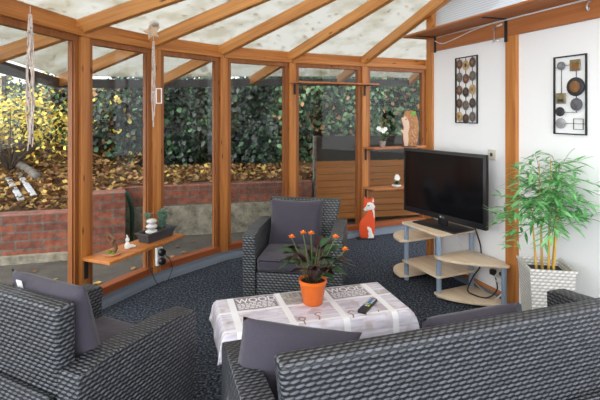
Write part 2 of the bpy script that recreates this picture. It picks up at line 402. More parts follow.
# ---------------------------------------------------------------- plan of the room
PT = [V(p) for p in ((-2.0, -.5), (-2.03, .36), (-2.01, 1.19), (-1.95, 1.99), (-1.85, 2.60), (-1.70, 3.576), (-1.357, 4.286), (-.827, 4.927), (-.085, 5.433), (.854, 5.87), (1.80, 6.27))]
OH = [.6, .6, .6, .6, .6, 1.0, 1.4, 1.2, .95, .8, .8]
HUB = V((2.132, 2.629)); HZ = 3.222; RZ = 2.235
WO = V((1.375, 4.725)); WE = V((.3395, -.9406)); WN = V((.9406, .3395))
def W(t, n=0, z=0):            # t metres along the house wall from its far end, n metres out into the room
    p = WO+WE*t-WN*n; return V((p.x, p.y, z))
WLEN = 6.1
RIDGE_END = HUB+WE*3.85
def v3(p, z): return V((p.x, p.y, z))
NP = len(PT)
def facet_n(i):                # outward normal of facet i -> i+1
    d = (PT[i+1]-PT[i]).normalized(); return V((-d.y, d.x))
def post_out(i):
    a = facet_n(max(i-1, 0)); b = facet_n(min(i, NP-2)); return (a+b).normalized()
hubs = []
for i in range(NP):
    hubs.append(HUB if i >= 2 else HUB+WE*(1.6 if i == 1 else 3.2))
tn = [0]
def trim(o, label, kind='structure', cat='trim'):
    tag(o, label, cat, None, kind); return o
def tname():
    tn[0] += 1; return 'trim_%d' % tn[0]
ordn = ['first', 'second', 'third', 'fourth', 'fifth', 'sixth', 'seventh', 'eighth', 'ninth', 'tenth', 'eleventh']

# floor
bm = bmesh.new()
fl = [v3(p, 0) for p in PT]+[W(0, -.3), W(WLEN, -.3)]
f = bm.faces.new([bm.verts.new(p) for p in fl]); r = bmesh.ops.extrude_face_region(bm, geom=[f])
for v in r['geom']:
    if isinstance(v, bmesh.types.BMVert): v.co.z -= .06
bmesh.ops.recalc_face_normals(bm, faces=bm.faces[:])
tag(frombm('floor', bm, M['carpet']), 'dark blue grey carpet over the whole conservatory floor', 'floor', None, 'structure')

# posts, beams, rafters
for i in range(2, NP):
    o = post_out(i); c = PT[i]+o*.05
    b = beam(tname(), v3(c, 0), v3(c, 2.2), .1, .085, M['pine'], up=(o.x, o.y, 0)) if False else None
    tdir = V((o.y, -o.x))
    b = beam(tname(), v3(c, 0), v3(c, 2.2), .088, .1, M['pine'], up=(o.x, o.y, 0))
    trim(b, 'upright pine window post, %s from the rear of the curved glazing' % ordn[i-2], cat='post')
for i in range(2, NP):
    o = (PT[i]-hubs[i]).normalized(); dist = (hubs[i]-PT[i]).length; sl = (HZ-RZ)/dist
    q = PT[i]+o*OH[i]
    h = .115; cz = h/2
    b = beam(tname(), v3(q, RZ-sl*OH[i]+cz), v3(hubs[i]-(-o)*.0, HZ+cz), .062, h, M['rafter'])
    trim(b, 'sloping pine rafter above the %s glazing post from the rear' % ordn[i-2], cat='rafter')
for i in range(1, NP-1):
    n = facet_n(i); a = PT[i]+n*.05; c = PT[i+1]+n*.05
    wn = 'rear' if i < 4 else 'front'
    b = beam(tname(), v3(a, 2.228), v3(c, 2.228), .09, .056, M['pine']); trim(b, 'lower pine eaves beam over glazing bay %s from the rear' % ordn[i-1], cat='beam')
    a = PT[i]+n*.112; c = PT[i+1]+n*.112
    b = beam(tname(), v3(a, 2.300), v3(c, 2.300), .08, .088, M['pine']); trim(b, 'set-back upper pine eaves beam over glazing bay %s from the rear' % ordn[i-1], cat='beam')
# windows: frame ring + glass + sill per bay
for i in range(1, NP-1):
    n = facet_n(i); d = (PT[i+1]-PT[i]); Ln = d.length; d = d.normalized()
    mid = PT[i]+n*.0
    w = thing('window_%d' % i, 'fixed glass bay of the curved glazing, %s from the rear' % ordn[i-1], 'window', v3(PT[i], 0), math.atan2(d.y, d.x)); tag(w, kind='structure')
    # local: x along bay, +y outward
    bm = bmesh.new()
    x0, x1 = .045, Ln-.045; z0, z1, fw = .138, 2.2, .045
    for dims in ((x0, x0+fw, z0, z1), (x1-fw, x1, z0, z1), (x0+fw, x1-fw, z1-fw, z1)):
        bm_box(bm, dims[0], dims[1], .035, .095, dims[2], dims[3])
    for dims in ((x0+fw, x0+fw+.012, z0, z1-fw), (x1-fw-.012, x1-fw, z0, z1-fw)):
        bm_box(bm, dims[0], dims[1], .05, .085, dims[2], dims[3])
    fo = frombm('frame', bm, M['frame'], w)
    box('glass', (x0+fw-.004, x1-fw+.004, .064, .070, z0-.004, z1-fw+.004), M['glass'], w)
    so = box('sill', (.02, Ln-.02, .015, .11, .076, z0), M['sill'], w, .004, 1)
    bk = box('baseboard', (0, Ln, -.02, .1, 0, .076), M['skirt'], w)
    sk = prism('skirting_strip', [(-.0, 0), (-.055, 0), (-.045, .03), (-.005, .07)], .0, Ln, M['skirt'], w, axis='x')
# roof panels
ceil = thing('ceiling', 'translucent panel roof fanning out from the house wall', 'ceiling'); tag(ceil, kind='structure')
def roof_panel(a, b, c, d=None):
    pts = [a, b, c]+([d] if d else [])
    bm = bmesh.new(); t = [bm.verts.new(p) for p in pts]; u = [bm.verts.new(V(p)+V((0, 0, .012))) for p in pts]; n = len(pts)
    bm.faces.new(t); bm.faces.new(u)
    for k in range(n): bm.faces.new((t[k], t[(k+1) % n], u[(k+1) % n], u[k]))
    bmesh.ops.recalc_face_normals(bm, faces=bm.faces[:])
    return frombm('roof_panel', bm, M['roof'], ceil)
QS = []
for i in range(NP):
    o = (PT[i]-hubs[i]).normalized(); sl = (HZ-RZ)/(hubs[i]-PT[i]).length; q = PT[i]+o*OH[i]; QS.append(v3(q, RZ-sl*OH[i]))
LIFT = V((0, 0, .121))
litter = Leaves()
for i in range(NP-1):
    a, b = QS[i]+LIFT, QS[i+1]+LIFT; c, d = v3(hubs[i+1], HZ)+LIFT, v3(hubs[i], HZ)+LIFT
    if (c-d).length < .01: roof_panel(a, b, c)
    else: roof_panel(a, b, c, d)
    if i >= 3:
        for k in range(150 if i < 8 else 110):
            s = R.random()**1.0; t = R.random()**1.6*.85
            p = (a*(1-s)+b*s)*(1-t)+c*t+V((0, 0, .016))
            litter.add(p, rdir(-.1, .1), (0, 0, 1), R.uniform(.03, .075), R.uniform(.025, .055), 0, R.choice((0, 0, 1, 2)), 1)
    # gutter
    if i >= 3:
        g = beam(tname(), QS[i]+V((0, 0, .04)), QS[i+1]+V((0, 0, .04)), .07, .10, M['gutter'])
        trim(g, 'dark gutter edge of the roof overhang outside glazing bay %s from the rear' % ordn[i-1], cat='gutter')
rl_ = [two_sided_leaf('wet_leaf_%d' % k, c, c, .7, .75) for k, c in enumerate(((.60, .38, .10), (.50, .29, .09), (.36, .21, .09)))]
tag(litter.build('leaf_litter', rl_), 'fallen autumn leaves lying on the translucent roof', 'leaves', None, 'stuff')

# house wall
Wrot = math.atan2(WE.y, WE.x)
def wall_obj(name, t0, t1, n0, n1, z0, z1, mat, bev=0, parent=None):
    c = W(t0); o = box(name, (0, t1-t0, n0, n1, z0, z1), mat, None, bev, 1)   # local +y is out to the room's left? see sign below
    o.location = c; o.rotation_euler = (0, 0, Wrot); return o
# local frame of the wall: x along wall toward the viewer, local -y = rotate(WE,-90deg) points into the room
chk = V((math.cos(Wrot-PI/2), math.sin(Wrot-PI/2)))
SG = 1 if chk.dot(-WN) > 0 else -1          # SG=1: local -y is into the room
def wbox(name, t0, t1, n0, n1, z0, z1, mat, bev=0, parent=None, seg=1):
    ys = sorted((-SG*n0, -SG*n1)); o = box(name, (0, t1-t0, ys[0], ys[1], z0, z1), mat, None, bev, seg)
    o.location = W(t0); o.rotation_euler = (0, 0, Wrot); return o
tag(wbox('wall_right', .02, WLEN, -.12, 0, 0, 2.3, M['wall']), 'white rendered house wall behind the television', 'wall', None, 'structure')
trim(beam(tname(), W(.0, -.03, 0), W(.0, -.03, 2.66), .10, .11, M['pine'], up=(WN.x, WN.y, 0)), 'pine corner post at the far end of the white wall', cat='post')
trim(beam(tname(), W(1.1, -.015, 0), W(1.1, -.015, 2.23), .09, .115, M['pine'], up=(WE.x, WE.y, 0)), 'pine post between the two white wall panels', cat='post')
trim(beam(tname(), W(3.4, -.015, 0), W(3.4, -.015, 2.23), .09, .115, M['pine'], up=(WE.x, WE.y, 0)), 'pine post in the wall past the wall art', cat='post')
trim(beam(tname(), W(.03, -.01, 2.295), W(WLEN, -.01, 2.295), .09, .13, M['laminate']), 'brown timber beam along the top of the white wall', cat='beam')
bb = wbox('baseboard_right', .05, WLEN, 0, .022, 0, .062, M['skirt']); tag(bb, 'grey skirting at the foot of the white wall', 'baseboard', None, 'structure')
bb2 = wbox('trim_%d' % (tn[0]+1), .05, 1.045, 0, .026, .062, .085, M['shelfwood']); tn[0] += 1; trim(bb2, 'thin wooden strip on the skirting behind the television stand')
# gable glazing in the wall plane
tH = (HUB-WO).length
gp = prism('window_20', [(.06, 2.36), (WLEN, 2.36), (WLEN, 3.30), (tH, 3.28), (.06, 2.64)], -.004, .008, M['gable'], None, axis='y')
gp.location = W(0, -.02); gp.rotation_euler = (0, 0, Wrot); tag(gp, 'ribbed translucent panel above the timber wall beam', 'window', None, 'structure')
trim(beam(tname(), v3(HUB, HZ+.03), v3(RIDGE_END, HZ+.03), .08, .14, M['pine']), 'pine ridge beam where the rafters meet', cat='beam')

# ---------------------------------------------------------------- wall things
# high shelf
o = wbox('wall_shelf', -.06, 5.2, .012, .31, 2.372, 2.394, M['laminate'], .003)
tag(o, 'long brown board shelf high along the top of the white wall', 'shelf')
def bracket(name, origin, tangent, out, arm, drop, label, mat, group=None, th=.004, w=.03):
    # flat steel angle: arm runs along `out` under the shelf, plate drops down the wall
    rz = math.atan2(out.y, out.x)
    r = thing(name, label, 'bracket', origin, rz, group)
    box('arm', (0, arm, -w/2, w/2, -th*1.5, 0), mat, r); box('wall_plate', (0, th*1.5, -w/2, w/2, -drop, -th*1.5), mat, r)
    return r
IN = -WN
bracket('shelf_bracket', W(.12, .035, 2.372), WE, IN, .22, .16, 'black steel bracket under the far end of the high wall shelf', M['black_matte'])
bracket('shelf_bracket', W(1.06, .035, 2.372), WE, IN, .24, .19, 'black steel bracket under the high wall shelf beside the middle post', M['black_matte'])
bracket('shelf_bracket', W(3.3, .035, 2.372), WE, IN, .24, .19, 'black steel bracket at the near end of the high wall shelf', M['black_matte'])
t = thing('cable_conduit', 'thin white conduit with a square elbow under the high wall shelf', 'conduit', W(0, 0, 0))
tube('run', [p-W(0, 0, 0) for p in (W(.18, .042, 2.364), W(1.05, .042, 2.364), W(3.2, .042, 2.364), W(5.0, .042, 2.364))], .006, M['white_plastic'], t)
tube('elbow', [p-W(0, 0, 0) for p in (W(1.02, .04, 2.335), W(.95, .055, 2.32), W(.95, .055, 2.20), W(1.0, .05, 2.20))], .009, M['white_plastic'], t)
o = tube('cable', spline([W(.12, .04, 2.33), W(.25, .05, 2.285), W(.42, .05, 2.30), W(.7, .045, 2.345), W(1.0, .045, 2.365)]), .005, M['cable_white'])
tag(o, 'sagging white cable along the timber wall beam', 'cable')
o = tube('wall_hook', spline([W(1.80, .035, 2.345), W(1.80, .06, 2.335), W(1.80, .075, 2.31), W(1.80, .065, 2.285), W(1.80, .05, 2.30)]), .006, M['silver'])
tag(o, 'small pale hook in the wall beam above the right wall art', 'hook')

# wall art one: iron frame with ovals
def frame_on_wall(name, label, t0, t1, z0, z1):
    r = thing(name, label, 'wall art', W(t0, 0, z0), Wrot)
    w, h = t1-t0, z1-z0; s = -SG
    bm = bmesh.new(); th = .008
    for a in ((0, w, 0, th), (0, w, h-th, h), (0, th, th, h-th), (w-th, w, th, h-th)):
        ys = sorted((s*.004, s*.018)); bm_box(bm, a[0], a[1], ys[0], ys[1], a[2], a[3])
    frombm('frame', bm, M['black_matte'], r); return r, w, h, s
def disc(name, parent, x, z, rx, rz_, y0, y1, mat, n=24, hole=0):
    pts = [(x+rx*math.cos(2*PI*k/n), z+rz_*math.sin(2*PI*k/n)) for k in range(n)]
    return prism(name, pts, min(y0, y1), max(y0, y1), mat, parent, .003, axis='y')
ovm = [plain('oval_%d' % k, c, .35, noise=.4, scale=40) for k, c in enumerate(((.14, .06, .035), (.10, .05, .03), (.46, .30, .12), (.12, .11, .10), (.05, .045, .045), (.2, .15, .1)))]
ovd = [0, 2, 1, 3, 0, 3, 0, 4, 2, 1, 3, 4, 2, 4, 3]
r, w, h, s = frame_on_wall('wall_art', 'narrow iron framed wall art with fifteen brown ovals, between the corner post and middle post', .402, .70, 1.50, 2.122)
for row in range(5):
    for colm in range(3):
        k = row*3+colm; x = w*(.2+.3*colm); z = h*(.9-.2*row)-[0, .02, 0][colm]*1
        d = disc('oval_plate', r, x, z, .038, .046, s*.012, s*.021, ovm[ovd[k]])
        disc('inlay', d, x+.004, z, .015, .020, s*.021, s*.025, ovm[(ovd[k]+2) % 6] if k % 2 else ovm[5])
bm = bmesh.new()
for colm in range(3):
    ys = sorted((s*.012, s*.018)); x = w*(.2+.3*colm); bm_box(bm, x-.0012, x+.0012, ys[0], ys[1], .01, h-.01)
frombm('rod', bm, M['black_matte'], r)
r, w, h, s = frame_on_wall('wall_art', 'iron framed wall art with discs and squares on rods, above the bamboo', 1.493, 1.751, 1.443, 2.005)
pm = {k: plain('art_'+k, c, .4, noise=.35, scale=35) for k, c in dict(grey=(.16, .16, .17), dark=(.03, .03, .035), olive=(.2, .16, .08), rust=(.22, .10, .035), slate=(.10, .10, .115), pale=(.33, .33, .34)).items()}
def sq(name, x, z, a, mat, y0=.012, y1=.024):
    ys = sorted((s*y0, s*y1)); return box(name, (x-a, x+a, ys[0], ys[1], z-a, z+a), mat, r, .003, 1)
d = disc('small_disc', r, w*.25, h*.88, .030, .030, s*.012, s*.024, pm['grey']); disc('inlay', d, w*.25, h*.88, .013, .013, s*.024, s*.029, pm['pale'])
q_ = sq('square_tile', w*.68, h*.87, .039, pm['olive']); box('inlay', (w*.68-.02, w*.68+.034, *sorted((s*.024, s*.027)), h*.87-.034, h*.87+.016), pm['rust'], q_)
d = disc('ring_disc', r, w*.70, h*.60, .066, .066, s*.012, s*.026, pm['dark']); d2 = disc('inlay', d, w*.70, h*.60, .04, .04, s*.026, s*.031, pm['rust'])
q_ = sq('square_tile', w*.25, h*.46, .038, pm['olive']); box('inlay', (w*.25-.02, w*.25+.025, *sorted((s*.024, s*.027)), h*.46-.025, h*.46-.005), pm['dark'], q_)
disc('disc', r, w*.72, h*.38, .044, .044, s*.012, s*.024, pm['slate'])
disc('disc', r, w*.22, h*.29, .034, .034, s*.012, s*.024, pm['dark'])
disc('disc', r, w*.24, h*.14, .038, .038, s*.012, s*.024, pm['pale'])
bm = bmesh.new()
def rod(x0, x1, z0, z1, th=.0015):
    ys = sorted((s*.010, s*.014)); bm_box(bm, x0-th, x1+th, ys[0], ys[1], z0-th, z1+th)
rod(w*.25, w*.68, h*.88, h*.88); rod(w*.25, w*.25, h*.46, h*.88); rod(w*.7, w*.7, h*.28, h*.86); rod(w*.22, w*.72, h*.28, h*.28); rod(0, w, h*.14, h*.14); rod(0, w*.2, h*.86, h*.86)
for a in ((w*.62, w*.9, h*.07, h*.07), (w*.62, w*.9, h*.20, h*.20), (w*.62, w*.62, h*.07, h*.20), (w*.9, w*.9, h*.07, h*.20)): rod(*a)
frombm('rods', bm, M['black_matte'], r)

# sockets on the wall
def socket(name, label, p, rz, n=1, sgn=-1, cable=None, size=.08):
    r = thing(name, label, 'socket', p, rz)
    ys = sorted((0, sgn*.012)); box('plate', (-size*n/2, size*n/2, ys[0], ys[1], -size/2, size/2), M['cream_plastic'], r, .003, 1)
    for k in range(n):
        x = (k-(n-1)/2)*size
        disc('outlet', r, x, 0, .017, .017, sgn*.012, sgn*.014, M['slate'])
    return r
r = socket('wall_socket', 'white double wall socket beside the right edge of the television', W(.87, 0, 1.235), Wrot, 1, -SG, size=.09)
r2 = socket('wall_socket', 'white double power socket low on the wall behind the swing-out shelves', W(.935, 0, .235), Wrot, 2, -SG)

# ---------------------------------------------------------------- shelves on the glazing
def board(name, pts, z0, z1, mat, label, cat='shelf', group=None):
    o = prism(name, pts, z0, z1, mat, None, .002); return tag(o, label, cat, group)
def facet_pt(i, s, n):     # s metres along facet i from its first post, n metres into the room
    d = (PT[i+1]-PT[i]).normalized(); return PT[i]+d*s-facet_n(i)*n
b4 = facet_pt(8, -.03, .005), facet_pt(8, 1.09, .005), facet_pt(8, 1.12, .20), facet_pt(8, -.0, .20)
board('glazing_shelf', [tuple(p) for p in b4], 1.948, 1.968, M['laminate'], 'high brown shelf across the window bay above the fox')
for s_, lab in ((.02, 'left'), (1.02, 'right')):
    p = facet_pt(8, s_, .004); bracket('shelf_bracket', v3(p, 1.948), None, -facet_n(8), .17, .13, 'black steel bracket at the %s end of the high glazing shelf' % lab, M['black_matte'], w=.028)
for z, lab in ((1.15, 'upper'), (.627, 'lower')):
    b5 = facet_pt(9, -.03, .005), facet_pt(9, .9, .005), facet_pt(9, .9, .2), facet_pt(9, .02, .2)
    board('corner_shelf', [tuple(p) for p in b5], z-.02, z, M['laminate'], '%s brown shelf across the window bay behind the television' % lab)
    p = facet_pt(9, .0, .004); bracket('shelf_bracket', v3(p, z-.02), None, -facet_n(9), .16, .15, 'black steel bracket under the %s shelf behind the television' % lab, M['black_matte'], w=.028)
    p = facet_pt(9, .86, .004); bracket('shelf_bracket', v3(p, z-.02), None, -facet_n(9), .16, .15, 'black steel bracket hidden behind the television under the %s shelf' % lab, M['black_matte'], w=.028)
# bench shelf on the left glazing
b6 = facet_pt(5, -.04, .004), facet_pt(5, .785, .004), facet_pt(6, .03, .02), facet_pt(5, .86, .265), facet_pt(5, -.02, .285)
SH = .457
board('window_bench', [tuple(p) for p in b6], SH-.025, SH, M['shelfwood'], 'low wooden shelf along the left windows carrying the stone tray')
for s_, lab in ((-.005, 'near'), (.775, 'far')):
    p = facet_pt(5, s_, .005); bracket('shelf_bracket', v3(p, SH-.025), None, -facet_n(5), .2, .15, 'black steel bracket under the %s end of the low window shelf' % lab, M['black_matte'], w=.035)

# ---------------------------------------------------------------- furniture
def slab_profile(name, prof, x0, x1, mat, parent, bev=.018, skew=None):
    bm = bmesh.new(); n = len(prof)
    a = [bm.verts.new((x0, p[0], p[1])) for p in prof]; b = [bm.verts.new((x1, p[0], p[1])) for p in prof]
    bm.faces.new(a); bm.faces.new(b)
    for i in range(n): bm.faces.new((a[i], a[(i+1) % n], b[(i+1) % n], b[i]))
    bmesh.ops.recalc_face_normals(bm, faces=bm.faces[:])
    if bev: bevel(bm, bev, 3)
    bmesh.ops.triangulate(bm, faces=[f for f in bm.faces if len(f.verts) > 4])
    return autosmooth(frombm(name, bm, mat, parent), 45)
def cushion_mesh(name, w, h, t, mat, parent, pinch=.07, n=22, flat=.5):
    vs = []; fs = []
    for side in (1, -1):
        for j in range(n+1):
            for i in range(n+1):
                u = 2*i/n-1; v = 2*j/n-1
                x = w/2*u*(1-pinch*(1-v*v)); y = h/2*v*(1-pinch*(1-u*u))
                z = side*t/2*max(0, (1-abs(u)**3)*(1-abs(v)**3))**flat
                z += .006*math.sin(7*u+3*v)*math.cos(5*v-2*u)*(1-u*u)*(1-v*v)
                vs.append((x, y, z))
    m = (n+1)**2
    for j in range(n):
        for i in range(n):
            a = j*(n+1)+i; fs.append((a, a+1, a+n+2, a+n+1)); fs.append((m+a, m+a+n+1, m+a+n+2, m+a+1))
    bm = bmesh.new(); bl = [bm.verts.new(v) for v in vs]
    for f in fs: bm.faces.new([bl[k] for k in f])
    bmesh.ops.remove_doubles(bm, verts=bm.verts[:], dist=.0005); bmesh.ops.recalc_face_normals(bm, faces=bm.faces[:])
    return frombm(name, bm, mat, parent, True)
def seat_cushion(name, x0, x1, y0, y1, z0, z1, parent):
    bm = bmesh.new(); bm_box(bm, x0, x1, y0, y1, z0, z1)
    bmesh.ops.subdivide_edges(bm, edges=bm.edges[:], cuts=5, use_grid_fill=True)
    for v in bm.verts:
        u = (v.co.x-x0)/(x1-x0)*2-1; w = (v.co.y-y0)/(y1-y0)*2-1
        if v.co.z > (z0+z1)/2: v.co.z += .018*(1-u*u)*(1-w*w)
    be = [e for e in bm.edges if e.calc_face_angle(0) > 1.0]
    bmesh.ops.bevel(bm, geom=be, offset=.028, segments=3, profile=.5, affect='EDGES')
    return frombm(name, bm, M['cushion'], parent, True)
def wicker_seat(name, label, cat, loc, rz, Wd, D, bh, ah, aw, mat, back_top=.82, ncush=1, rec=.1, seat_h=.37):
    r = thing(name, label, cat, loc, rz)
    hw = Wd/2; hd = D/2; th = .09
    for sgn in (-1, 1):
        xo = sgn*hw; xi = sgn*(hw-aw)
        prof = [(-hd+.02, 0.0), (hd-.02, 0.0), (hd, ah-.018), (hd-.012, ah-.006), (hd-.2, ah+.014), (-hd+.2, ah+.014), (-hd+.04, ah)]
        slab_profile('arm', prof, min(xo, xi), max(xo, xi), mat, r, .016)
    # backrest: leaning slab, flaring to the top
    bm = bmesh.new()
    b0 = hw-aw-.004; b1 = back_top*hw
    yb0, yb1 = -hd+.07, -hd+.07-rec
    cs = []
    for (z, hwz, yc) in ((.26, b0, yb0+.03), (ah+.02, min(b1, b0+.02), yb0+.03-(ah-.26)/(bh-.26)*rec), (bh, b1, yb1+.03)):
        for (x, y) in ((-hwz, yc-th/2), (hwz, yc-th/2), (hwz, yc+th/2), (-hwz, yc+th/2)): cs.append(bm.verts.new((x, y, z)))
    bm.faces.new(cs[0:4][::-1]); bm.faces.new(cs[8:12])
    for lv in (0, 4):
        for k in range(4): bm.faces.new((cs[lv+k], cs[lv+(k+1) % 4], cs[lv+4+(k+1) % 4], cs[lv+4+k]))
    bmesh.ops.recalc_face_normals(bm, faces=bm.faces[:])
    bevel(bm, .02, 3)
    autosmooth(frombm('backrest', bm, mat, r), 45)
    box('seat_base', (-hw+aw+.002, hw-aw-.002, -hd+.03, hd-.03, 0.0, seat_h-.125), mat, r, .012)
    box('rear_panel', (-hw+aw+.002, hw-aw-.002, -hd+.0, -hd+.028, 0.0, ah-.1), mat, r, .008)
    x0, x1 = -hw+aw+.008, hw-aw-.008
    for k in range(ncush):
        a = x0+(x1-x0)*k/ncush; b = x0+(x1-x0)*(k+1)/ncush
        seat_cushion('seat_cushion', a+.003, b-.003, yb0+.08-.02, hd-.01, seat_h-.121, seat_h, r)
    return r
sofa = wicker_seat('wicker_sofa', 'long grey wicker sofa seen from behind, facing the coffee table', 'sofa', (.707, 2.003, 0), math.radians(18.2), 2.0, .72, .828, .575, .118, M['wick'], .93, 3, .06)
lchair = wicker_seat('wicker_armchair', 'grey wicker armchair at the left seen from behind, beside the windows', 'armchair', (-1.083, 2.229, 0), math.radians(-26.7), .83, .74, .83, .57, .125, M['wick'], .80, 1, .05, .405)
bchair = wicker_seat('wicker_armchair', 'grey wicker armchair facing the viewer behind the flowering plant', 'armchair', (-.012, 4.115, 0), math.radians(170.8), .85, .74, .745, .565, .11, M['wick_fine'], .84, 1, .14)
def pillow(label, w, h, t, c, u, v, tagpos=None):
    u = V(u).normalized(); v = V(v); v = (v-u*v.dot(u)).normalized(); n = u.cross(v)
    o = cushion_mesh('scatter_cushion', w, h, t, M['cushion'], None)
    o.matrix_world = Matrix(((u.x, v.x, n.x, c[0]), (u.y, v.y, n.y, c[1]), (u.z, v.z, n.z, c[2]), (0, 0, 0, 1)))
    tag(o, label, 'cushion', 'grey mauve scatter cushions'); del o['group']
    if tagpos:
        b = box('care_tag', (tagpos[0]-.018, tagpos[0]+.018, tagpos[1]-.03, tagpos[1]+.03, tagpos[2]-.002, tagpos[2]+.002), M['white_plastic'], o); tag(b, 'white sewn care tag')
    return o
# cushion on the far armchair
f2 = V((-.16, -.987, 0)); r2_ = V((.987, -.16, 0))
c2 = V((-.012, 4.115, 0))-f2*.13-r2_*.045
pillow('square grey cushion standing against the back of the far armchair', .52, .45, .17, c2+V((0, 0, .555)), r2_, V((.16*.25, .987*.25, 1)))
fL = V((.449, .893, 0)); rL = V((.893, -.449, 0))
cL = V((-1.083, 2.229, 0))-fL*.18+rL*.075
pillow('grey cushion with a white tag leaning in the left armchair', .50, .46, .15, cL+V((0, 0, .65)), rL, V((-fL.x*.25, -fL.y*.25, 1)), (-.125, .190, .046))
sF = V((-.336, .942, 0)); sR = V((.942, .336, 0))
cS = V((.707, 2.003, 0))-sR*.62+sF*.0
pillow('grey cushion leaning at the left end of the sofa', .50, .42, .15, (-.03, 1.86, .535), V((.97, .15, -.2)), V((-.355, -.2, .91)))
pillow('grey cushion lying against the middle of the sofa back', .52, .40, .13, V((.738, 2.037, .545)), sR, V((.336*.35, -.942*.35, 1)))

# coffee table and cloth
Tc = V((.067, 2.682, 0)); Tr = math.atan2(.277, .961)
TL, TD, TH = 1.07, .44, .45
t = thing('coffee_table', 'low table hidden under a printed cloth before the sofa', 'table', Tc, Tr)
box('tabletop', (-TL/2, TL/2, -TD/2, TD/2, TH-.035, TH-.004), M['stand'], t, .003, 1)
for sx in (-1, 1):
    for sy in (-1, 1):
        box('leg', (sx*(TL/2-.07)-.025, sx*(TL/2-.07)+.025, sy*(TD/2-.07)-.025, sy*(TD/2-.07)+.025, 0, TH-.035), M['stand'], t)
def cloth_mesh():
    ov = .13; nu, nv = 84, 56; vs = []; uvs = []; fs = []
    for j in range(nv+1):
        for i in range(nu+1):
            x = -(TL/2+ov)+i/nu*(TL+2*ov); y = -(TD/2+ov)+j/nv*(TD+2*ov)
            cx = max(-TL/2, min(TL/2, x)); cy = max(-TD/2, min(TD/2, y)); ox = x-cx; oy = y-cy
            ax, ay = abs(ox), abs(oy); drop = max(ax, ay); mn = min(ax, ay)
            sx = (ox > 0)-(ox < 0); sy = (oy > 0)-(oy < 0)
            wave = .012*math.sin(x*17+1)*math.cos(y*13) if drop else 0
            px = cx+sx*(.016*min(1, ax/.03)+.08*ax+.12*mn+abs(wave)*ax*6)
            py = cy+sy*(.016*min(1, ay/.03)+.08*ay+.12*mn+abs(wave)*ay*6)
            bend = .012
            z = TH+.003-(drop if drop > .02 else drop*drop/.02*.8)+.0015*math.sin(x*23)*math.sin(y*31)*(drop == 0)
            vs.append((px, py, z)); uvs.append((x+TL/2, TD/2-y))
    for j in range(nv):
        for i in range(nu):
            a = j*(nu+1)+i; fs.append((a, a+1, a+nu+2, a+nu+1))
    me = bpy.data.meshes.new('tablecloth'); me.from_pydata(vs, [], fs); me.update()
    uvl = me.uv_layers.new(name='UVMap')
    for lp in me.loops: uvl.data[lp.index].uv = uvs[lp.vertex_index]
    return me
o = finish('tablecloth', cloth_mesh(), M['cloth'], None, True, False); o.location = Tc; o.rotation_euler = (0, 0, Tr)
tag(o, 'printed patchwork tablecloth with white bands over the low table', 'tablecloth'); clo = o
sol = o.modifiers.new('thick', 'SOLIDIFY'); sol.thickness = .0015; sol.offset = 1
# printed patches with lettering (flat print on the cloth); local x from left, y from rear
def text_mesh(name, txt, size, mat, parent, x, y, z, xs=1.0, rot=0, bold=.006):
    cu = bpy.data.curves.new(name, 'FONT'); cu.body = txt; cu.size = size; cu.offset = bold*size*3; cu.extrude = .0002
    tmp = bpy.data.objects.new(name, cu); C.objects.link(tmp); bpy.context.view_layer.update()
    me = bpy.data.meshes.new_from_object(tmp.evaluated_get(bpy.context.evaluated_depsgraph_get())); bpy.data.objects.remove(tmp)
    o = bpy.data.objects.new(name, me); C.objects.link(o); me.materials.append(mat); o.parent = parent
    o.location = (x, y, z); o.scale = (xs, 1, 1); o.rotation_euler = (rot, 0, 0); return o
def cloth_print(x0, x1, d0, d1, base, ink, lines, name='printed_panel'):
    ax, bx = x0-TL/2, x1-TL/2; ay, by = TD/2-d1, TD/2-d0
    p = box(name, (ax, bx, ay, by, TH+.0055, TH+.0063), base, clo)
    return p, ax, bx, ay, by
p, ax, bx, ay, by = cloth_print(.10, .345, .012, .182, M['print_dark'], None, 0)
text_mesh('lettering', 'WOOD', .088, M['print_light'], p, ax+.010, by-.078, TH+.0066, .80)
for k in range(4):
    bm = bmesh.new(); x = ax+.01
    while x < bx-.02:
        wv = R.uniform(.008, .03); bm_box(bm, x, min(x+wv, bx-.008), ay+.010+k*.020, ay+.022+k*.020, TH+.0064, TH+.0067); x += wv+.006
    frombm('print_line', bm, M['print_light'], p)
p, ax, bx, ay, by = cloth_print(.39, .635, .012, .182, M['print_beige'], None, 0)
bm = bmesh.new()
for k in range(9): bm_box(bm, ax+.03+k*.022, ax+.037+k*.022+.006*(k % 3), by-.075+.006*(k % 2), by-.012, TH+.0064, TH+.0067)
frombm('print_line', bm, M['print_dark'], p)
vs, fs = tube_lists(spline([(ax+.03, ay+.03, TH+.006), (ax+.06, ay+.055, TH+.006), (ax+.09, ay+.03, TH+.006), (ax+.12, ay+.05, TH+.006), (ax+.15, ay+.025, TH+.006), (ax+.2, ay+.045, TH+.006)]), .004, 6)
fromlists('print_swirl', [(v[0], v[1], TH+.0064+.0004*(v[2] > TH+.006)) for v in vs], fs, M['print_dark'], p, False, False)
p, ax, bx, ay, by = cloth_print(.69, .935, .012, .182, M['print_dark'], None, 0)
text_mesh('lettering', 'WOOD', .088, M['print_light'], p, ax+.010, by-.078, TH+.0066, .80)
for k in range(4):
    bm = bmesh.new(); x = ax+.01
    while x < bx-.02:
        wv = R.uniform(.008, .03); bm_box(bm, x, min(x+wv, bx-.008), ay+.010+k*.020, ay+.022+k*.020, TH+.0064, TH+.0067); x += wv+.006
    frombm('print_line', bm, M['print_light'], p)

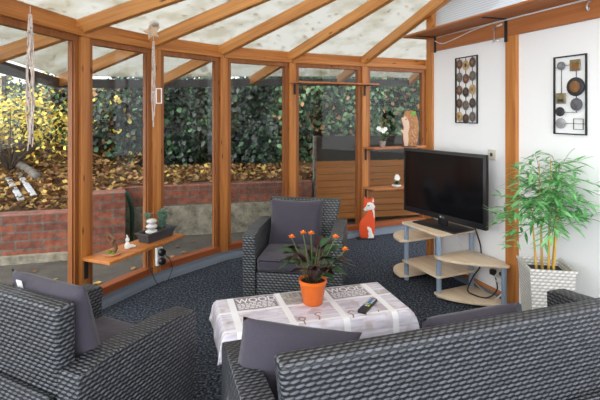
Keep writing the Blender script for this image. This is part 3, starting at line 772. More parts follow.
sk_ = plain('print_brown', (.34, .2, .16), .6)
for q, (x, d_, kind) in enumerate(((.71, .36, 0), (.79, .35, 0), (.87, .33, 1), (.42, .36, 1), (.52, .33, 0))):
    x0_, y0_ = x-TL/2, TD/2-d_
    pts = [(x0_, y0_-.09, 0), (x0_+.012, y0_-.05, 0), (x0_-.004, y0_-.02, 0), (x0_+.02, y0_, 0), (x0_+.034, y0_-.015, 0)] if kind == 0 else [(x0_+.01, y0_-.09, 0), (x0_+.012, y0_-.05, 0), (x0_-.01, y0_-.025, 0), (x0_+.01, y0_, 0), (x0_+.03, y0_-.02, 0), (x0_+.014, y0_-.045, 0)]
    vs, fs = tube_lists(spline(pts), .004, 6)
    fromlists('print_sketch', [(v[0], v[1], TH+.0052+.0004*(v[2] > 0)) for v in vs], fs, sk_, clo, False, False)

# remote control
def at_table(x, y, z=TH+.006): # pixel-free: metres in table frame
    c, s_ = math.cos(Tr), math.sin(Tr); return V((Tc.x+x*c-y*s_, Tc.y+x*s_+y*c, z))
rp0 = V((.359, 2.545)); rp1 = V((.459, 2.72))
def px_table(u, v):     # where the photo's table-height ray lands, worked out once for the remote
    Z = 450*(1.6-TH)/(v-112.5); return V(((u-300)*Z/450, Z))
rp0 = px_table(362, 314); rp1 = px_table(373, 303); rd = (rp1-rp0); rl = max(.17, rd.length+.03); rc = (rp0+rp1)/2
rem = thing('remote_control', 'black remote control lying on the printed tablecloth', 'remote control', v3(rc, TH+.006), math.atan2(rd.y, rd.x))
box('body', (-rl/2, rl/2, -.024, .024, 0, .02), M['black'], rem, .007, 2)
btm = [plain('button_%s' % k, c, .5) for k, c in dict(grey=(.5, .55, .6), blue=(.08, .25, .7), red=(.6, .05, .04), green=(.05, .4, .1), yellow=(.7, .5, .05)).items()]
for rr_ in range(5):
    for cc in range(3):
        m = btm[0] if rr_ < 3 else btm[(rr_+cc) % 5]
        box('button', (rl*.36-rr_*.024-.007, rl*.36-rr_*.024+.007, -.014+cc*.014-.005, -.014+cc*.014+.005, .019, .0225), m if cc != 1 or rr_ > 2 else btm[1], rem)
box('power_button', (rl*.45-.005, rl*.45+.005, -.008, .004, .019, .0225), btm[2], rem)

# flowering plant in orange pot
pp = V((.077, 2.70, TH+.0065))
pl = thing('potted_plant', 'flowering plant in a bright orange pot on the printed tablecloth', 'potted plant', pp)
lathe('pot', [(.052, 0), (.058, .004), (.080, .125), (.084, .128), (.084, .145), (.078, .146), (.074, .13), (.0, .128)], M['orange'], pl)
lathe('soil', [(.074, .120), (.072, .132), (.0, .136)], M['soil'], pl, 20)
lv = Leaves(); st_v = []; st_f = []
for k in range(58):
    az = R.uniform(0, 2*PI); inc = R.uniform(.15, .85); rad = R.uniform(0, .035)
    b0 = V((rad*math.cos(az), rad*math.sin(az), .13)); sl = R.uniform(.10, .22)*(1-.25*inc)
    d = V((math.cos(az)*math.sin(inc), math.sin(az)*math.sin(inc), math.cos(inc))); b1 = b0+d*sl
    v_, f_ = tube_lists([b0, (b0+b1)/2+V((0, 0, .006)), b1], .0024, 5); o0 = len(st_v); st_v += v_; st_f += [tuple(q+o0 for q in f) for f in f_]
    el = R.uniform(.0, .85); dd = V((math.cos(az)*math.cos(el), math.sin(az)*math.cos(el), math.sin(el)))
    lv.add(b1, dd, (R.uniform(-.3, .3), R.uniform(-.3, .3), 1), R.uniform(.11, .165), R.uniform(.05, .068), R.uniform(.15, .45), 0 if inc > .6 and R.random() < .5 else R.choice((0, 1, 1)))
lv.build('foliage', [M['leaf_dark'], M['leaf_maroon']], pl); fromlists('stems', st_v, st_f, M['stem'], pl, True, False)
def fl_at(u, v, Z):
    return V(((u-300)*Z/450, Z, 1.6-(v-112.5)*Z/450))-pp
for (u, v, Z) in ((291.5, 238, 2.68), (303, 234, 2.72), (311, 234.5, 2.70), (335.5, 238, 2.66), (345, 250.5, 2.64)):
    p = fl_at(u, v, Z); base = V((p.x*.15, p.y*.15, .14))
    s0 = tube('flower_stem', spline([base, base*.5+p*.5+V((0, 0, .01)), p]), .0026, M['stem_green'], pl, 6)
    fl_ = Leaves()
    for q in range(9):
        a = q*2*PI/9; e_ = .3+.7*(q % 3)/2
        fl_.add(p, (math.cos(a)*math.cos(e_), math.sin(a)*math.cos(e_), math.sin(e_)), (0, 0, 1), .027, .019, .05, 0)
    fl_.build('flower', [M['petal']], s0)

# ---------------------------------------------------------------- TV and stand
A = V((1.02, 4.31)); srz = math.atan2(-.914, .407)
# local: x along e1 (toward viewer), y = e2 (toward wall)
e1 = V((.407, -.914)); e2 = V((.914, .407))
sgn2 = 1 if V((-e1.y, e1.x)).dot(e2) > 0 else -1
st = thing('tv_stand', 'light wood television stand with swing-out shelves on grey tube legs', 'tv stand', v3(A, 0), srz)
def SP(pts): return [(p[0], p[1]*sgn2) for p in pts]
LX, LY = .45, .37
def plate(name, pts, z, th=.02): return prism(name, SP(pts), z-th, z, M['stand'], st, .004)
plate('top_shelf', [(-.035, -.03), (LX+.03, -.03), (LX+.03, LY+.03), (-.035, LY+.03)], .55, .022)
plate('middle_shelf', [(-.03, -.03), (LX+.03, -.03), (LX+.03, LY+.03), (-.03, LY+.03)], .188)
for (x, y) in ((0, 0), (LX, 0), (LX, LY), (0, LY)):
    lathe('leg', [(.022, 0), (.022, .528)], M['grey_metal'], st, 18, (x, y*sgn2, 0))
def arc_left(): # rounded shelf beyond the far-left leg
    pts = [(.03, -.025)]
    for k in range(13):
        a = PI/2*k/12; pts.append((-.0-.30*math.sin(a)*1.0, LY*.5-(.26+LY*.5-.17)*math.cos(a)*.95))
    pts += [(-.27, LY*.8), (-.12, LY+.02), (.03, LY+.02)]
    return pts
plate('left_upper_shelf', arc_left(), .385); plate('left_lower_shelf', arc_left(), .05)
def arc_right():
    pts = [(LX-.03, -.03), (LX+.03, -.045)]
    for k in range(1, 10):
        t_ = k/10; x = LX+.03+(.40)*t_; y = -.045+.36*t_**1.7; pts.append((x, y))
    pts += [(LX+.445, .325), (LX+.43, .36), (LX+.25, LY+.02), (LX-.03, LY+.02)]
    return pts
plate('right_upper_shelf', arc_right(), .36); plate('right_lower_shelf', arc_right(), .042)
lathe('swing_leg', [(.021, 0), (.021, .34)], M['grey_metal'], st, 18, (LX+.405, .318*sgn2, 0))
# TV
td = V((.516, -.857)); tv_c = V((1.311, 4.15)); tvr = math.atan2(td.y, td.x); sgnt = 1 if V((-td.y, td.x)).dot(V((.857, .516))) > 0 else -1
tv = thing('television', 'large black flat screen television on the light wood stand', 'television', v3(tv_c, .5505), tvr)
def tb(name, x0, x1, y0, y1, z0, z1, m, bev=.0, par=None):
    ys = sorted((y0*sgnt, y1*sgnt)); return box(name, (x0, x1, ys[0], ys[1], z0, z1), m, par or tv, bev, 2)
hw = .478
tb('bezel', -hw, hw, -.02, .02, .065, .695, M['black'], .006)
tb('rear_housing', -hw*.75, hw*.75, .02, .055, .12, .6, M['black'], .01)
tb('screen', -hw+.028, hw-.028, -.0225, -.018, .118, .668, M['tvscreen'])
tb('neck', -.05, .05, .0, .03, .012, .12, M['black'], .004)
tb('base_plate', -.25, .25, -.13, .13, 0, .012, M['black'], .004)
dm = disc('maker_mark', tv, -.0, .091, .010, .010, -.0205*sgnt, -.0222*sgnt, M['silver'])
# small white lettering LG beside the mark
lo = text_mesh('maker_lettering', 'LG', .022, M['silver'], tv, .016, -.0212*sgnt, .083, 1.0, PI/2)
if sgnt < 0: lo.rotation_euler = (PI/2, 0, PI); lo.location.x = .045
# cables by the stand
def S3(x, y, z):
    p = A+e1*x+e2*y; return V((p.x, p.y, z))
o = tube('power_cable', spline([v3(tv_c, .62)+V((td.x*.3, td.y*.3, 0))+V((.05, .03, 0)), S3(.47, .42, .5), S3(.52, .41, .40), S3(.53, .40, .25), S3(.50, .34, .14), S3(.53, .25, .055), S3(.62, .22, .05), S3(.72, .28, .05), S3(.74, .37, .12), W(.92, .04, .235)]), .0065, M['black'])
tag(o, 'thick black power cable looping under the right swing-out shelf', 'cable')
o = tube('power_cable', spline([W(.96, .03, .235), W(.97, .07, .2), S3(.78, .40, .12), S3(.76, .34, .05), S3(.72, .36, .048)]), .005, M['cable_white'])
tag(o, 'white cable hanging from the low double socket', 'cable')
o = tube('signal_cable', spline([S3(.2, .43, .42), S3(.30, .42, .3), S3(.30, .33, .215), S3(.36, .40, .14), S3(.46, .40, .07), S3(.62, .36, .05)]), .0035, M['cable_white'])
tag(o, 'thin white cable drooping behind the television stand', 'cable')
pgb = thing('power_plug', 'black plug in the low double socket', 'plug', W(.915, .014, .235), Wrot); box('body', (-.02, .02, *sorted((0, -SG*.045)), -.022, .022), M['black'], pgb, .006)
ctrl = box('card', (-.05, .05, -.02, .02, 0, .008), M['white_plastic'], None, .002, 1); ctrl.location = S3(.02, .26, .551); ctrl.rotation_euler = (0, 0, .3); ctrl.name = 'white_adapter'
tag(ctrl, 'small white adapter on the back edge of the television stand top', 'adapter')

# ---------------------------------------------------------------- bamboo
bp = V((1.68, 3.08, 0))
ba = thing('potted_bamboo', 'tall leafy bamboo in a white woven square planter by the wall', 'potted plant', bp, math.radians(-10))
bm = bmesh.new(); H = .56; a0, a1 = .105, .14
def ring(a, z): return [bm.verts.new((sx*a, sy*a, z)) for sx, sy in ((-1, -1), (1, -1), (1, 1), (-1, 1))]
rs = [ring(a0, 0), ring(a1, H), ring(a1-.010, H), ring(a1-.018, H-.09)]
for q in range(3):
    for k in range(4): bm.faces.new((rs[q][k], rs[q][(k+1) % 4], rs[q+1][(k+1) % 4], rs[q+1][k]))
bm.faces.new(rs[0][::-1]); bm.faces.new(rs[3])
bmesh.ops.recalc_face_normals(bm, faces=bm.faces[:])
frombm('planter', bm, M['wick_white'], ba)
bm = bmesh.new()
for (x0, x1, y0, y1) in ((-a1-.006, a1+.006, -a1-.006, -a1+.008), (-a1-.006, a1+.006, a1-.008, a1+.006), (-a1-.006, -a1+.008, -a1+.008, a1-.008), (a1-.008, a1+.006, -a1+.008, a1-.008)): bm_box(bm, x0, x1, y0, y1, H-.006, H+.008)
frombm('rim', bm, M['wick_white'], ba)
box('hollow_shade', (-.124, .124, -.124, .124, H-.088, H-.045), M['black_matte'], ba)  # black block painting the shade inside the planter's deep hollow
lb = Leaves(); tw_v = []; tw_f = []
canes = [(-.06, .0, 1.0), (-.015, .02, 1.25), (.01, -.03, 1.29), (.06, .03, 1.2), (.035, -.05, 1.05)]
for (x, y, top) in canes:
    lean = V((x*.9+R.uniform(-.03, .03), y*.9, 0)); zz = [H-.06+(top-H+.06)*q/10 for q in range(11)]
    pts = [V((x, y, 0))+lean*((z-H)/.8)**1 + V((0, 0, z)) for z in zz]
    tube('cane', pts, .010, M['cane'], ba, 8, .0025)
    for q in range(21):
        k = R.triangular(4.6, 10, 8.2); i0 = min(9, int(k)); p = pts[i0].lerp(pts[i0+1], k-i0)
        d = rdir(-.05, .7) if k < 8 else rdir(.35, 1); ln = R.uniform(.14, .30)
        tp = [p+d*ln*q2/5-V((0, 0, 1))*ln*.35*(q2/5)**2 for q2 in range(6)]
        v_, f_ = tube_lists(tp, .0016, 4); o0 = len(tw_v); tw_v += v_; tw_f += [tuple(z+o0 for z in f) for f in f_]
        for q2 in range(2, 6):
            for s2 in (-1, 1, 0):
                if s2 == 0 and q2 < 5: continue
                wp = Matrix.Rotation(math.radians(-10), 3, 'Z') @ tp[q2]+bp
                if (V((wp.x, wp.y))-WO).dot(-WN) < .14: continue
                az = math.atan2(d.y, d.x)+s2*R.uniform(.4, 1.1); el = R.uniform(-.35, .6)
                lb.add(tp[q2], (math.cos(az)*math.cos(el), math.sin(az)*math.cos(el), math.sin(el)), (R.uniform(-.3, .3), R.uniform(-.3, .3), 1), R.uniform(.085, .14), R.uniform(.017, .026), R.uniform(.05, .4), R.choice((0, 0, 0, 1)))
lb.build('foliage', [M['leaf_bamboo'], M['leaf_bamboo2']], ba); fromlists('twigs', tw_v, tw_f, M['stem_green'], ba, False, False)

# ---------------------------------------------------------------- ornaments
# fox: painted wooden cut-out
fx = thing('fox_figure', 'painted orange wooden fox standing on the carpet by the window post', 'ornament', (.85, 5.70, 0), math.radians(4))
S_ = .0126/6.0*1.0
def cut(name, pix, cx, base, k, y0, y1, mat, par): return prism(name, [((p[0]-cx)*k, (base-p[1])*k) for p in pix], y0, y1, mat, par, .002, axis='y')
kf = .55/308
fb = cut('body', [(105, 345), (94, 310), (93, 255), (105, 220), (130, 190), (150, 172), (158, 155), (140, 150), (124, 120), (126, 85), (132, 50), (150, 75), (172, 74), (194, 58), (200, 85), (197, 110), (208, 122), (203, 160), (206, 215), (203, 290), (196, 350)], 150, 354, kf, -.012, .012, M['fox'], fx)
cut('face', [(121, 146), (143, 118), (150, 98), (170, 94), (192, 100), (197, 112), (207, 122), (200, 138), (180, 146), (150, 152), (130, 155)], 150, 354, kf, -.016, -.0115, M['paint_white'], fb)
cut('ear_lining', [(183, 92), (194, 66), (198, 92)], 150, 354, kf, -.015, -.0115, M['paint_white'], fb)
cut('neck_stripe', [(184, 146), (197, 140), (203, 165), (203, 205), (197, 208), (192, 175)], 150, 354, kf, -.015, -.0115, M['paint_white'], fb)
cut('tail_tip', [(148, 352), (160, 335), (154, 315), (160, 300), (150, 285), (147, 268), (160, 266), (178, 280), (186, 310), (197, 330), (196, 352)], 150, 354, kf, -.016, -.0115, M['paint_white'], fb)
cut('nose', [(120, 150), (121, 144), (129, 148), (127, 155)], 150, 354, kf, -.018, -.015, M['black_matte'], fb)
cut('eye', [(146, 118), (160, 113), (170, 118), (158, 121)], 150, 354, kf, -.018, -.015, M['slate'], fb)
box('base', (-.125, .10, -.05, .05, 0, .014), M['black_matte'], fx, .003, 1)
# hedgehog
hz = 1.1505
hx = facet_pt(9, .37, .10)
Zh = hx.y; Xh = 110*Zh/450
hg = thing('hedgehog_figure', 'painted wooden hedgehog standing on the upper shelf behind the television', 'ornament', (Xh, Zh, hz), math.radians(18))
kh = .475/262
hb = cut('body', [(100, 325), (92, 285), (88, 235), (72, 218), (70, 208), (92, 208), (96, 190), (84, 160), (74, 118), (92, 118), (103, 92), (112, 68), (135, 72), (165, 65), (195, 85), (212, 130), (218, 200), (216, 260), (205, 310), (190, 328)], 150, 330, kh, -.011, .011, M['hog'], hg)
cut('face', [(100, 325), (92, 285), (88, 235), (72, 218), (70, 208), (92, 208), (96, 190), (84, 160), (74, 118), (92, 118), (105, 108), (122, 125), (138, 150), (140, 190), (130, 230), (134, 280), (126, 325)], 150, 330, kh, -.015, -.0105, M['hog_face'], hb)
cut('leaf', [(150, 95), (165, 80), (190, 68), (196, 88), (180, 106), (163, 106)], 150, 330, kh, -.017, -.0105, M['green_paint'], hb)
cut('eye', [(106, 132), (112, 126), (119, 131), (112, 137)], 150, 330, kh, -.018, -.0145, M['black_matte'], hb)
for k in range(16):
    x = R.uniform(150, 205); y = R.uniform(120, 310); cut('quill_mark', [(x, y), (x+8, y+12), (x+5, y+14), (x-2, y+3)], 150, 330, kh, -.0125, -.0108, M['hog_face'], hb)
box('base', (-.11, .085, -.04, .04, -.0, .006), M['black_matte'], hg)
# small flowers on the corner shelves
def small_flower(label, p, potprof, potmat, hgt, spread, nl, nf, lw):
    r = thing('potted_flower', label, 'potted plant', p)
    lathe('pot', potprof, potmat, r, 20); top = potprof[-2][1]
    l = Leaves()
    for k in range(nl):
        a = R.uniform(0, 2*PI); e_ = R.uniform(.2, 1.0); l.add((0, 0, top), (math.cos(a)*math.cos(e_), math.sin(a)*math.cos(e_), math.sin(e_)), (0, 0, 1), hgt*R.uniform(.4, .65), lw, .3, 0)
    l.build('leaves', [M['ivy1']], r)
    for k in range(nf):
        a = R.uniform(0, 2*PI); q = V((spread*R.uniform(.2, 1)*math.cos(a), spread*.5*math.sin(a), hgt*R.uniform(.75, 1.0)))
        s0 = tube('flower_stem', [(0, 0, top-.01), q*.5+V((0, 0, .02)), q], .002, M['stem_green'], r, 5)
        f_ = Leaves()
        for z in range(6): f_.add(q, (math.cos(z*PI/3), -.5, math.sin(z*PI/3)), (0, -1, 0), .034, .032, 0, 0)
        f_.build('flower', [M['petal_white']], s0)
    return r
q = facet_pt(9, .10, .10); kx = V((82.5*q.y/450, q.y))
small_flower('small white orchid in a grey pot on the upper shelf behind the television', v3(kx, 1.1505), [(.03, 0), (.045, .07), (.045, .08), (.036, .08), (.0, .075)], M['pot_grey'], .25, .07, 5, 6, .035)
q = facet_pt(9, .27, .10); kx = V((96.5*q.y/450, q.y))
small_flower('tiny white flowering plant in a white bowl on the lower shelf behind the television', v3(kx, .6275), [(.035, 0), (.06, .015), (.06, .03), (.05, .03), (.0, .028)], M['paint_white'], .15, .05, 14, 5, .035)
# things on the window bench
def bench(s_, n, z=SH): p = facet_pt(5, s_, n); return v3(p, z+.0008)
brz = math.atan2((PT[6]-PT[5]).y, (PT[6]-PT[5]).x)
d1 = thing('driftwood_ornament', 'twisted driftwood with moss on a clay dish at the near end of the window shelf', 'ornament', bench(.11, .16))
lathe('dish', [(.055, 0), (.068, .012), (.068, .018), (.06, .018), (.0, .012)], M['terracotta'], d1, 24)
tube('driftwood', spline([(.015, 0, .02), (.03, .01, .06), (.0, .0, .10), (.025, -.01, .13), (-.02, 0, .165), (-.045, 0, .19)]), .017, M['driftwood'], d1, 8, .010)
tube('driftwood_branch', spline([(.0, 0, .10), (-.03, .01, .13), (-.02, .01, .17)]), .009, M['driftwood'], d1, 8, .012)
for (x, y, z, r_) in ((-.02, .0, .03, .026), (.02, -.02, .028, .02), (.0, .02, .03, .024)):
    lathe('moss', [(r_, 0), (r_*.8, r_*.55), (r_*.3, r_*.85), (.0, r_*.9)], M['moss'], d1, 14, (x, y, z-.015))
rb = thing('stone_figure', 'small white sitting figure on the window shelf', 'ornament', bench(.29, .14), .6)
lathe('body', [(.0, 0), (.022, .004), (.026, .025), (.015, .05), (.01, .058), (.016, .066), (.017, .08), (.006, .095), (.0, .096)], M['paint_white'], rb, 18)
tube('leg', spline([(.01, 0, .014), (.04, 0, .014), (.065, 0, .012)]), .012, M['paint_white'], rb, 8, .009); tube('leg', spline([(.01, .02, .014), (.035, .03, .014), (.055, .035, .012)]), .012, M['paint_white'], rb, 8, .009)
tube('ear', [(0, .006, .09), (-.004, .012, .115)], .006, M['paint_white'], rb, 6, .003); tube('ear', [(0, -.006, .09), (-.004, -.012, .115)], .006, M['paint_white'], rb, 6, .003)
tr = thing('planter_tray', 'dark slate tray with succulents at the far end of the window shelf', 'planter', bench(.62, .145), brz)
bm = bmesh.new(); w0, w1, d0, d1_, hh = .15, .17, .055, .068, .085
def ring2(a, b, z): return [bm.verts.new((sx*a, sy*b, z)) for sx, sy in ((-1, -1), (1, -1), (1, 1), (-1, 1))]
rs = [ring2(w0, d0, 0), ring2(w1, d1_, hh-.012), ring2(w1+.012, d1_+.012, hh-.012), ring2(w1+.012, d1_+.012, hh), ring2(w1-.008, d1_-.008, hh), ring2(w1-.012, d1_-.012, hh-.025)]
for k in range(5):
    for j in range(4): bm.faces.new((rs[k][j], rs[k][(j+1) % 4], rs[k+1][(j+1) % 4], rs[k+1][j]))
bm.faces.new(rs[0][::-1]); bm.faces.new(rs[5]); bmesh.ops.recalc_face_normals(bm, faces=bm.faces[:])
frombm('tray', bm, M['slate'], tr)
def rosette(x, y, n, hgt, rad, lw):
    l = Leaves()
    for k in range(n):
        z = R.uniform(.2, 1)*hgt; a = R.uniform(0, 2*PI); e_ = R.uniform(.1, 1.1)
        l.add((x+R.uniform(-.3, .3)*rad, y+R.uniform(-.3, .3)*rad, hh-.03+z), (math.cos(a)*math.cos(e_), math.sin(a)*math.cos(e_), math.sin(e_)), (0, 0, 1), rad*R.uniform(.6, 1), lw, .1, 0)
    l.build('succulent', [M['succulent']], tr)
    tube('stem', [(x, y, hh-.04), (x+.005, y, hh-.03+hgt*.8)], .006, M['stem_green'], tr, 6)
rosette(.075, .005, 150, .17, .062, .036); rosette(-.05, .045, 60, .17, .055, .026)
stt = thing('stone_stack', 'three stacked white pebbles standing in the slate tray', 'ornament', bench(.55, .155, SH+.062), brz)
for (z, rx, rz_) in ((0, .052, .023), (.044, .050, .024), (.091, .045, .022)):
    prof = [(0, z)]+[(rx*math.sin(PI*k/10), z+rz_*(1-math.cos(PI*k/10))) for k in range(1, 10)]+[(0, z+2*rz_)]
    lathe('pebble', prof, M['stone'], stt, 22, (R.uniform(-.004, .004), 0, 0))
# twin socket with plugs on the post below the bench
o2 = post_out(6); sp_ = PT[6]-o2*.002; srz2 = math.atan2(-o2.y, -o2.x)
s2 = thing('post_socket', 'white twin socket with two black plugs low on the window post', 'socket', v3(sp_, .235), srz2)
box('plate', (0, .035, -.035, .035, -.085, .085), M['white_plastic'], s2, .006)
for z in (.038, -.045):
    pr = [(.0, .035), (.036, .035), (.036, .06), (.026, .075), (.0, .076)]
    vs_, n_ = [], 20
    lt = lathe('plug', [(a, b-.035) for a, b in pr], M['black'], s2, n_); lt.rotation_euler = (0, PI/2, 0); lt.location = (.035, .012, z)
def near6(dx, dn, z):
    p = PT[6]-o2*dn+V((o2.y, -o2.x))*dx; return V((p.x, p.y, z))
o = tube('power_cable', spline([near6(-.0, .10, .27), near6(.05, .12, .2), near6(.09, .10, .10), near6(.02, .11, .015), near6(-.08, .10, .012), near6(-.12, .03, .2), near6(-.10, .02, .38)]), .0035, M['black'])
tag(o, 'thin black cable looping from the post socket to the window shelf', 'cable')
# hanging rope ornaments
def hanging(label, top, length, n, amp, extra=False, seed=1):
    rr = random.Random(seed)
    r = thing('hanging_ornament', label, 'hanging ornament', top)
    tube('cord', [(0, 0, 0), (0, 0, -.05)], .003, M['rope'], r, 6)
    for k in range(n):
        a = 2*PI*k/n; ln = length*rr.uniform(.8, 1); pts = []
        m = 12
        for q in range(m+1):
            t_ = q/m; w_ = amp*(.35+.65*math.sin(PI*min(1, t_*1.05))+ (.5 if t_ > .6 else 0)*rr.uniform(0, 1))
            a2 = a+.7*math.sin(3*t_*PI+k); pts.append((w_*math.cos(a2), w_*math.sin(a2)*.6, -.05-ln*t_))
        tube('strand', spline(pts, 3), .0046, M['rope'], r, 5, .0034)
    for z in (.08, .35, .58):
        lathe('knot', [(0, -.012), (.013, -.006), (.014, .006), (0, .012)], M['rope'], r, 10, (0, 0, -length*z-.05))
    return r
hanging('white knotted rope hanging nearest the viewer at the left windows', (-1.655, 2.76, 2.25), .86, 9, .021, seed=3)
h2 = hanging('pale rope garland with a wooden star on the far left rafter', (-1.335, 4.10, 2.30), .80, 7, .016, seed=8)
tube('wire', [(0, 0, .0), (0, 0, .19)], .002, M['rope'], h2, 5)
starp = []
for k in range(10):
    rad = .085 if k % 2 == 0 else .04; a = PI/2+k*PI/5+.25; starp.append((rad*math.cos(a), .03+rad*math.sin(a)))
so_ = prism('star', starp, -.05, -.034, plain('pale_wood', (.55, .38, .26), .7, noise=.2), h2, .003, axis='y')
disc('pebble', h2, .015, .10, .04, .035, -.045, -.015, M['pot_grey'])
bm = bmesh.new()
for a in ((0, .055, 0, .008), (0, .055, .132, .14), (0, .008, .008, .132), (.047, .055, .008, .132)): bm_box(bm, .03+a[0], .03+a[1], -.03, -.02, -.62+a[2], -.62+a[3])
frombm('small_frame', bm, M['paint_white'], h2)

# ---------------------------------------------------------------- outside
g = box('ground_patio', (-14, 12, -3, 16, -.10, -.04), M['paving']); tag(g, 'grey patio paving outside the glazing', 'ground', None, 'structure')
# patio joints are in the slab: fallen leaves on it
pl_ = Leaves()
for k in range(420):
    s_ = R.random(); a = PT[R.choice((3, 4, 5, 5, 6, 6, 7, 8))]; p = V((a.x, a.y))+post_out(5)*0
    ang = R.uniform(0, 2*PI); q = V((R.uniform(-4.2, 1.5), R.uniform(2.0, 6.4)))
    inside = any(False for _ in ())
    # keep only points outside the glazing
    ok = True
    for i in range(1, NP-1):
        pass
    d_ = min(((q-PT[i]).dot(facet_n(i))) for i in range(0) ) if False else max((q-PT[i]).dot(facet_n(i)) for i in range(1, NP-1))
    if d_ < .18: continue
    pl_.add(v3(q, -.034), rdir(-.05, .1), (0, 0, 1), R.uniform(.05, .1), R.uniform(.035, .07), -.1, R.choice((0, 1, 2, 2)), 1)
tag(pl_.build('fallen_leaves', [M['dry3'], M['dry1'], M['dry2']]), 'fallen leaves scattered on the patio outside', 'leaves', None, 'stuff')
def gwall(name, p0, p1, z0, z1, th, mat, label, parent=None):
    d = V(p1)-V(p0); o = box(name, (0, d.length, 0, th, z0, z1), mat, parent); o.location = (p0[0], p0[1], 0); o.rotation_euler = (0, 0, math.atan2(d.y, d.x))
    if not parent: tag(o, label, 'garden wall', None, 'structure')
    return o
a = gwall('wall_garden_left', (-6.5, 4.0), (-2.55, 5.08), -.04, .47, .25, M['brick'], 'low red brick retaining wall outside the left windows')
gwall('wall_footing_left', (-6.45, 3.93), (-2.55, 4.995), -.04, .04, .08, M['concrete'], 'pale concrete footing of the low brick wall outside the left windows')
a = gwall('wall_pillar', (-2.55, 5.08), (-2.05, 5.28), -.04, .66, .3, M['brick'], 'taller red brick pillar at the end of the low garden wall')
gwall('wall_garden_front', (-3.6, 5.55), (.17, 6.41), .36, .62, .25, M['brick'], 'red brick course on top of the concrete retaining wall')
gwall('wall_concrete_front', (-3.6, 5.53), (.17, 6.39), -.04, .36, .27, M['concrete'], 'rough pale concrete retaining wall outside the front windows')
# raised bank behind the walls
bm = bmesh.new(); prof = [(0, .0, .44), (.9, .0, .72), (2.2, 0, 1.05), (4.2, 0, 1.5), (9, 0, 2.0)]
def bank(name, pts, offs, label):
    vs = []; fs = []; n = len(pts); m = len(offs)
    for p, d_ in pts:
        for (o_, z) in offs: vs.append((p[0]+d_[0]*o_, p[1]+d_[1]*o_, z))
        vs.append((p[0]+d_[0]*offs[-1][0], p[1]+d_[1]*offs[-1][0], -.3)); vs.append((p[0], p[1], -.3))
    k = m+2
    for i in range(n-1):
        for j in range(k): fs.append((i*k+j, (i+1)*k+j, (i+1)*k+(j+1) % k, i*k+(j+1) % k))
    fs.append(tuple(range(k))); fs.append(tuple((n-1)*k+j for j in range(k-1, -1, -1)))
    bm = bmesh.new(); b_ = [bm.verts.new(v) for v in vs]
    for f in fs: bm.faces.new([b_[q] for q in f])
    bmesh.ops.recalc_face_normals(bm, faces=bm.faces[:])
    return tag(frombm(name, bm, M['earth']), label, 'ground', None, 'structure')
bank('ground_bank_left', [((-7.5, 4.1), (-.35, .94)), ((-4, 4.95), (-.3, .95)), ((-2.35, 5.4), (-.1, .99))], [(0, .44), (.8, .66), (1.8, .95), (3.5, 1.35), (7, 1.7)], 'leaf covered earth bank behind the low brick wall')
bank('ground_bank_front', [((-2.35, 6.0), (-.1, .99)), ((-.5, 6.52), (-.1, .99)), ((1.1, 6.88), (0, 1)), ((5, 7.4), (0, 1))], [(0, .58), (.6, .70), (1.2, .78), (6, 1.2)], 'earth strip above the concrete retaining wall')
dl = Leaves()
for k in range(4200):
    s_ = R.random(); o_ = R.random()**1.3*3.0
    p0 = V((-7.5, 4.1)).lerp(V((-2.35, 5.4)), s_); d_ = V((-.3, .95)); q = p0+d_*o_
    z = .46+(o_ < .8)*(o_*.275)+(o_ >= .8)*(.22+(o_-.8)*.28)
    dl.add((q.x, q.y, z+.02+R.uniform(0, .04)), rdir(-.2, .4), rdir(.3, 1), R.uniform(.06, .11), R.uniform(.05, .08), 0, R.choice((0, 1, 1, 1, 2, 2, 2)), 1)
for k in range(1100):
    s_ = R.uniform(.72, 1.03); o_ = R.uniform(.1, 2.2)
    q = V((-7.5, 4.1)).lerp(V((-2.35, 5.4)), s_)+V((-.15, .99))*o_
    z = .46+(o_ < .8)*(o_*.275)+(o_ >= .8)*(.22+(o_-.8)*.28)
    dl.add((q.x, q.y, z+.03+R.uniform(0, .06)), rdir(-.2, .4), rdir(.3, 1), R.uniform(.06, .11), R.uniform(.05, .08), 0, R.choice((0, 1, 1, 1, 2, 2, 2)), 1)
for k in range(1300):
    s_ = R.random(); o_ = R.random()*.7
    p0 = V((-2.4, 5.95)).lerp(V((1.1, 6.8)), s_); q = p0+V((-.1, .99))*o_
    dl.add((q.x, q.y, .62+o_*.2+R.uniform(0, .05)), rdir(-.2, .4), rdir(.3, 1), R.uniform(.06, .1), R.uniform(.05, .08), 0, R.choice((0, 1, 1, 1, 2, 2, 2)), 1)
tag(dl.build('leaf_litter', [M['dry3'], M['dry1'], M['dry2']]), 'fallen autumn leaves heaped on the bank behind the garden walls', 'leaves', None, 'stuff')
# planks and logs on the bank
def lump(name, label, p0, p1, w, h, mat, cat):
    o = beam(name, p0, p1, w, h, mat, bev=.01); return tag(o, label, cat)
lump('wooden_plank', 'pale plank lying lower on the leafy bank', (-3.84, 5.92, .735), (-3.27, 5.28, .575), .07, .03, plain('pale_plank', (.36, .37, .38), .8, noise=.2), 'plank')
lump('wooden_plank', 'pale plank lying on the leafy bank just above another', (-3.80, 6.08, .775), (-3.19, 5.40, .605), .07, .03, bpy.data.materials['pale_plank'], 'plank')
for (a_, b_, r_, lab) in (((-4.03, 6.35, .90), (-3.40, 5.85, .76), .055, 'thick grey log resting above the pale planks on the bank'), ((-4.5, 5.75, .74), (-4.05, 5.45, .66), .06, 'grey log left of the pale planks on the bank'), ((-4.2, 5.40, .62), (-3.75, 5.22, .57), .05, 'dark log below the pale planks on the bank')):
    o = tube('log', spline([a_, ((a_[0]+b_[0])/2, (a_[1]+b_[1])/2, (a_[2]+b_[2])/2+.015), b_], 4), r_, M['bark'] if 'dark' in lab else M['old_log'], None, 12, r_*.85); tag(o, lab, 'log')
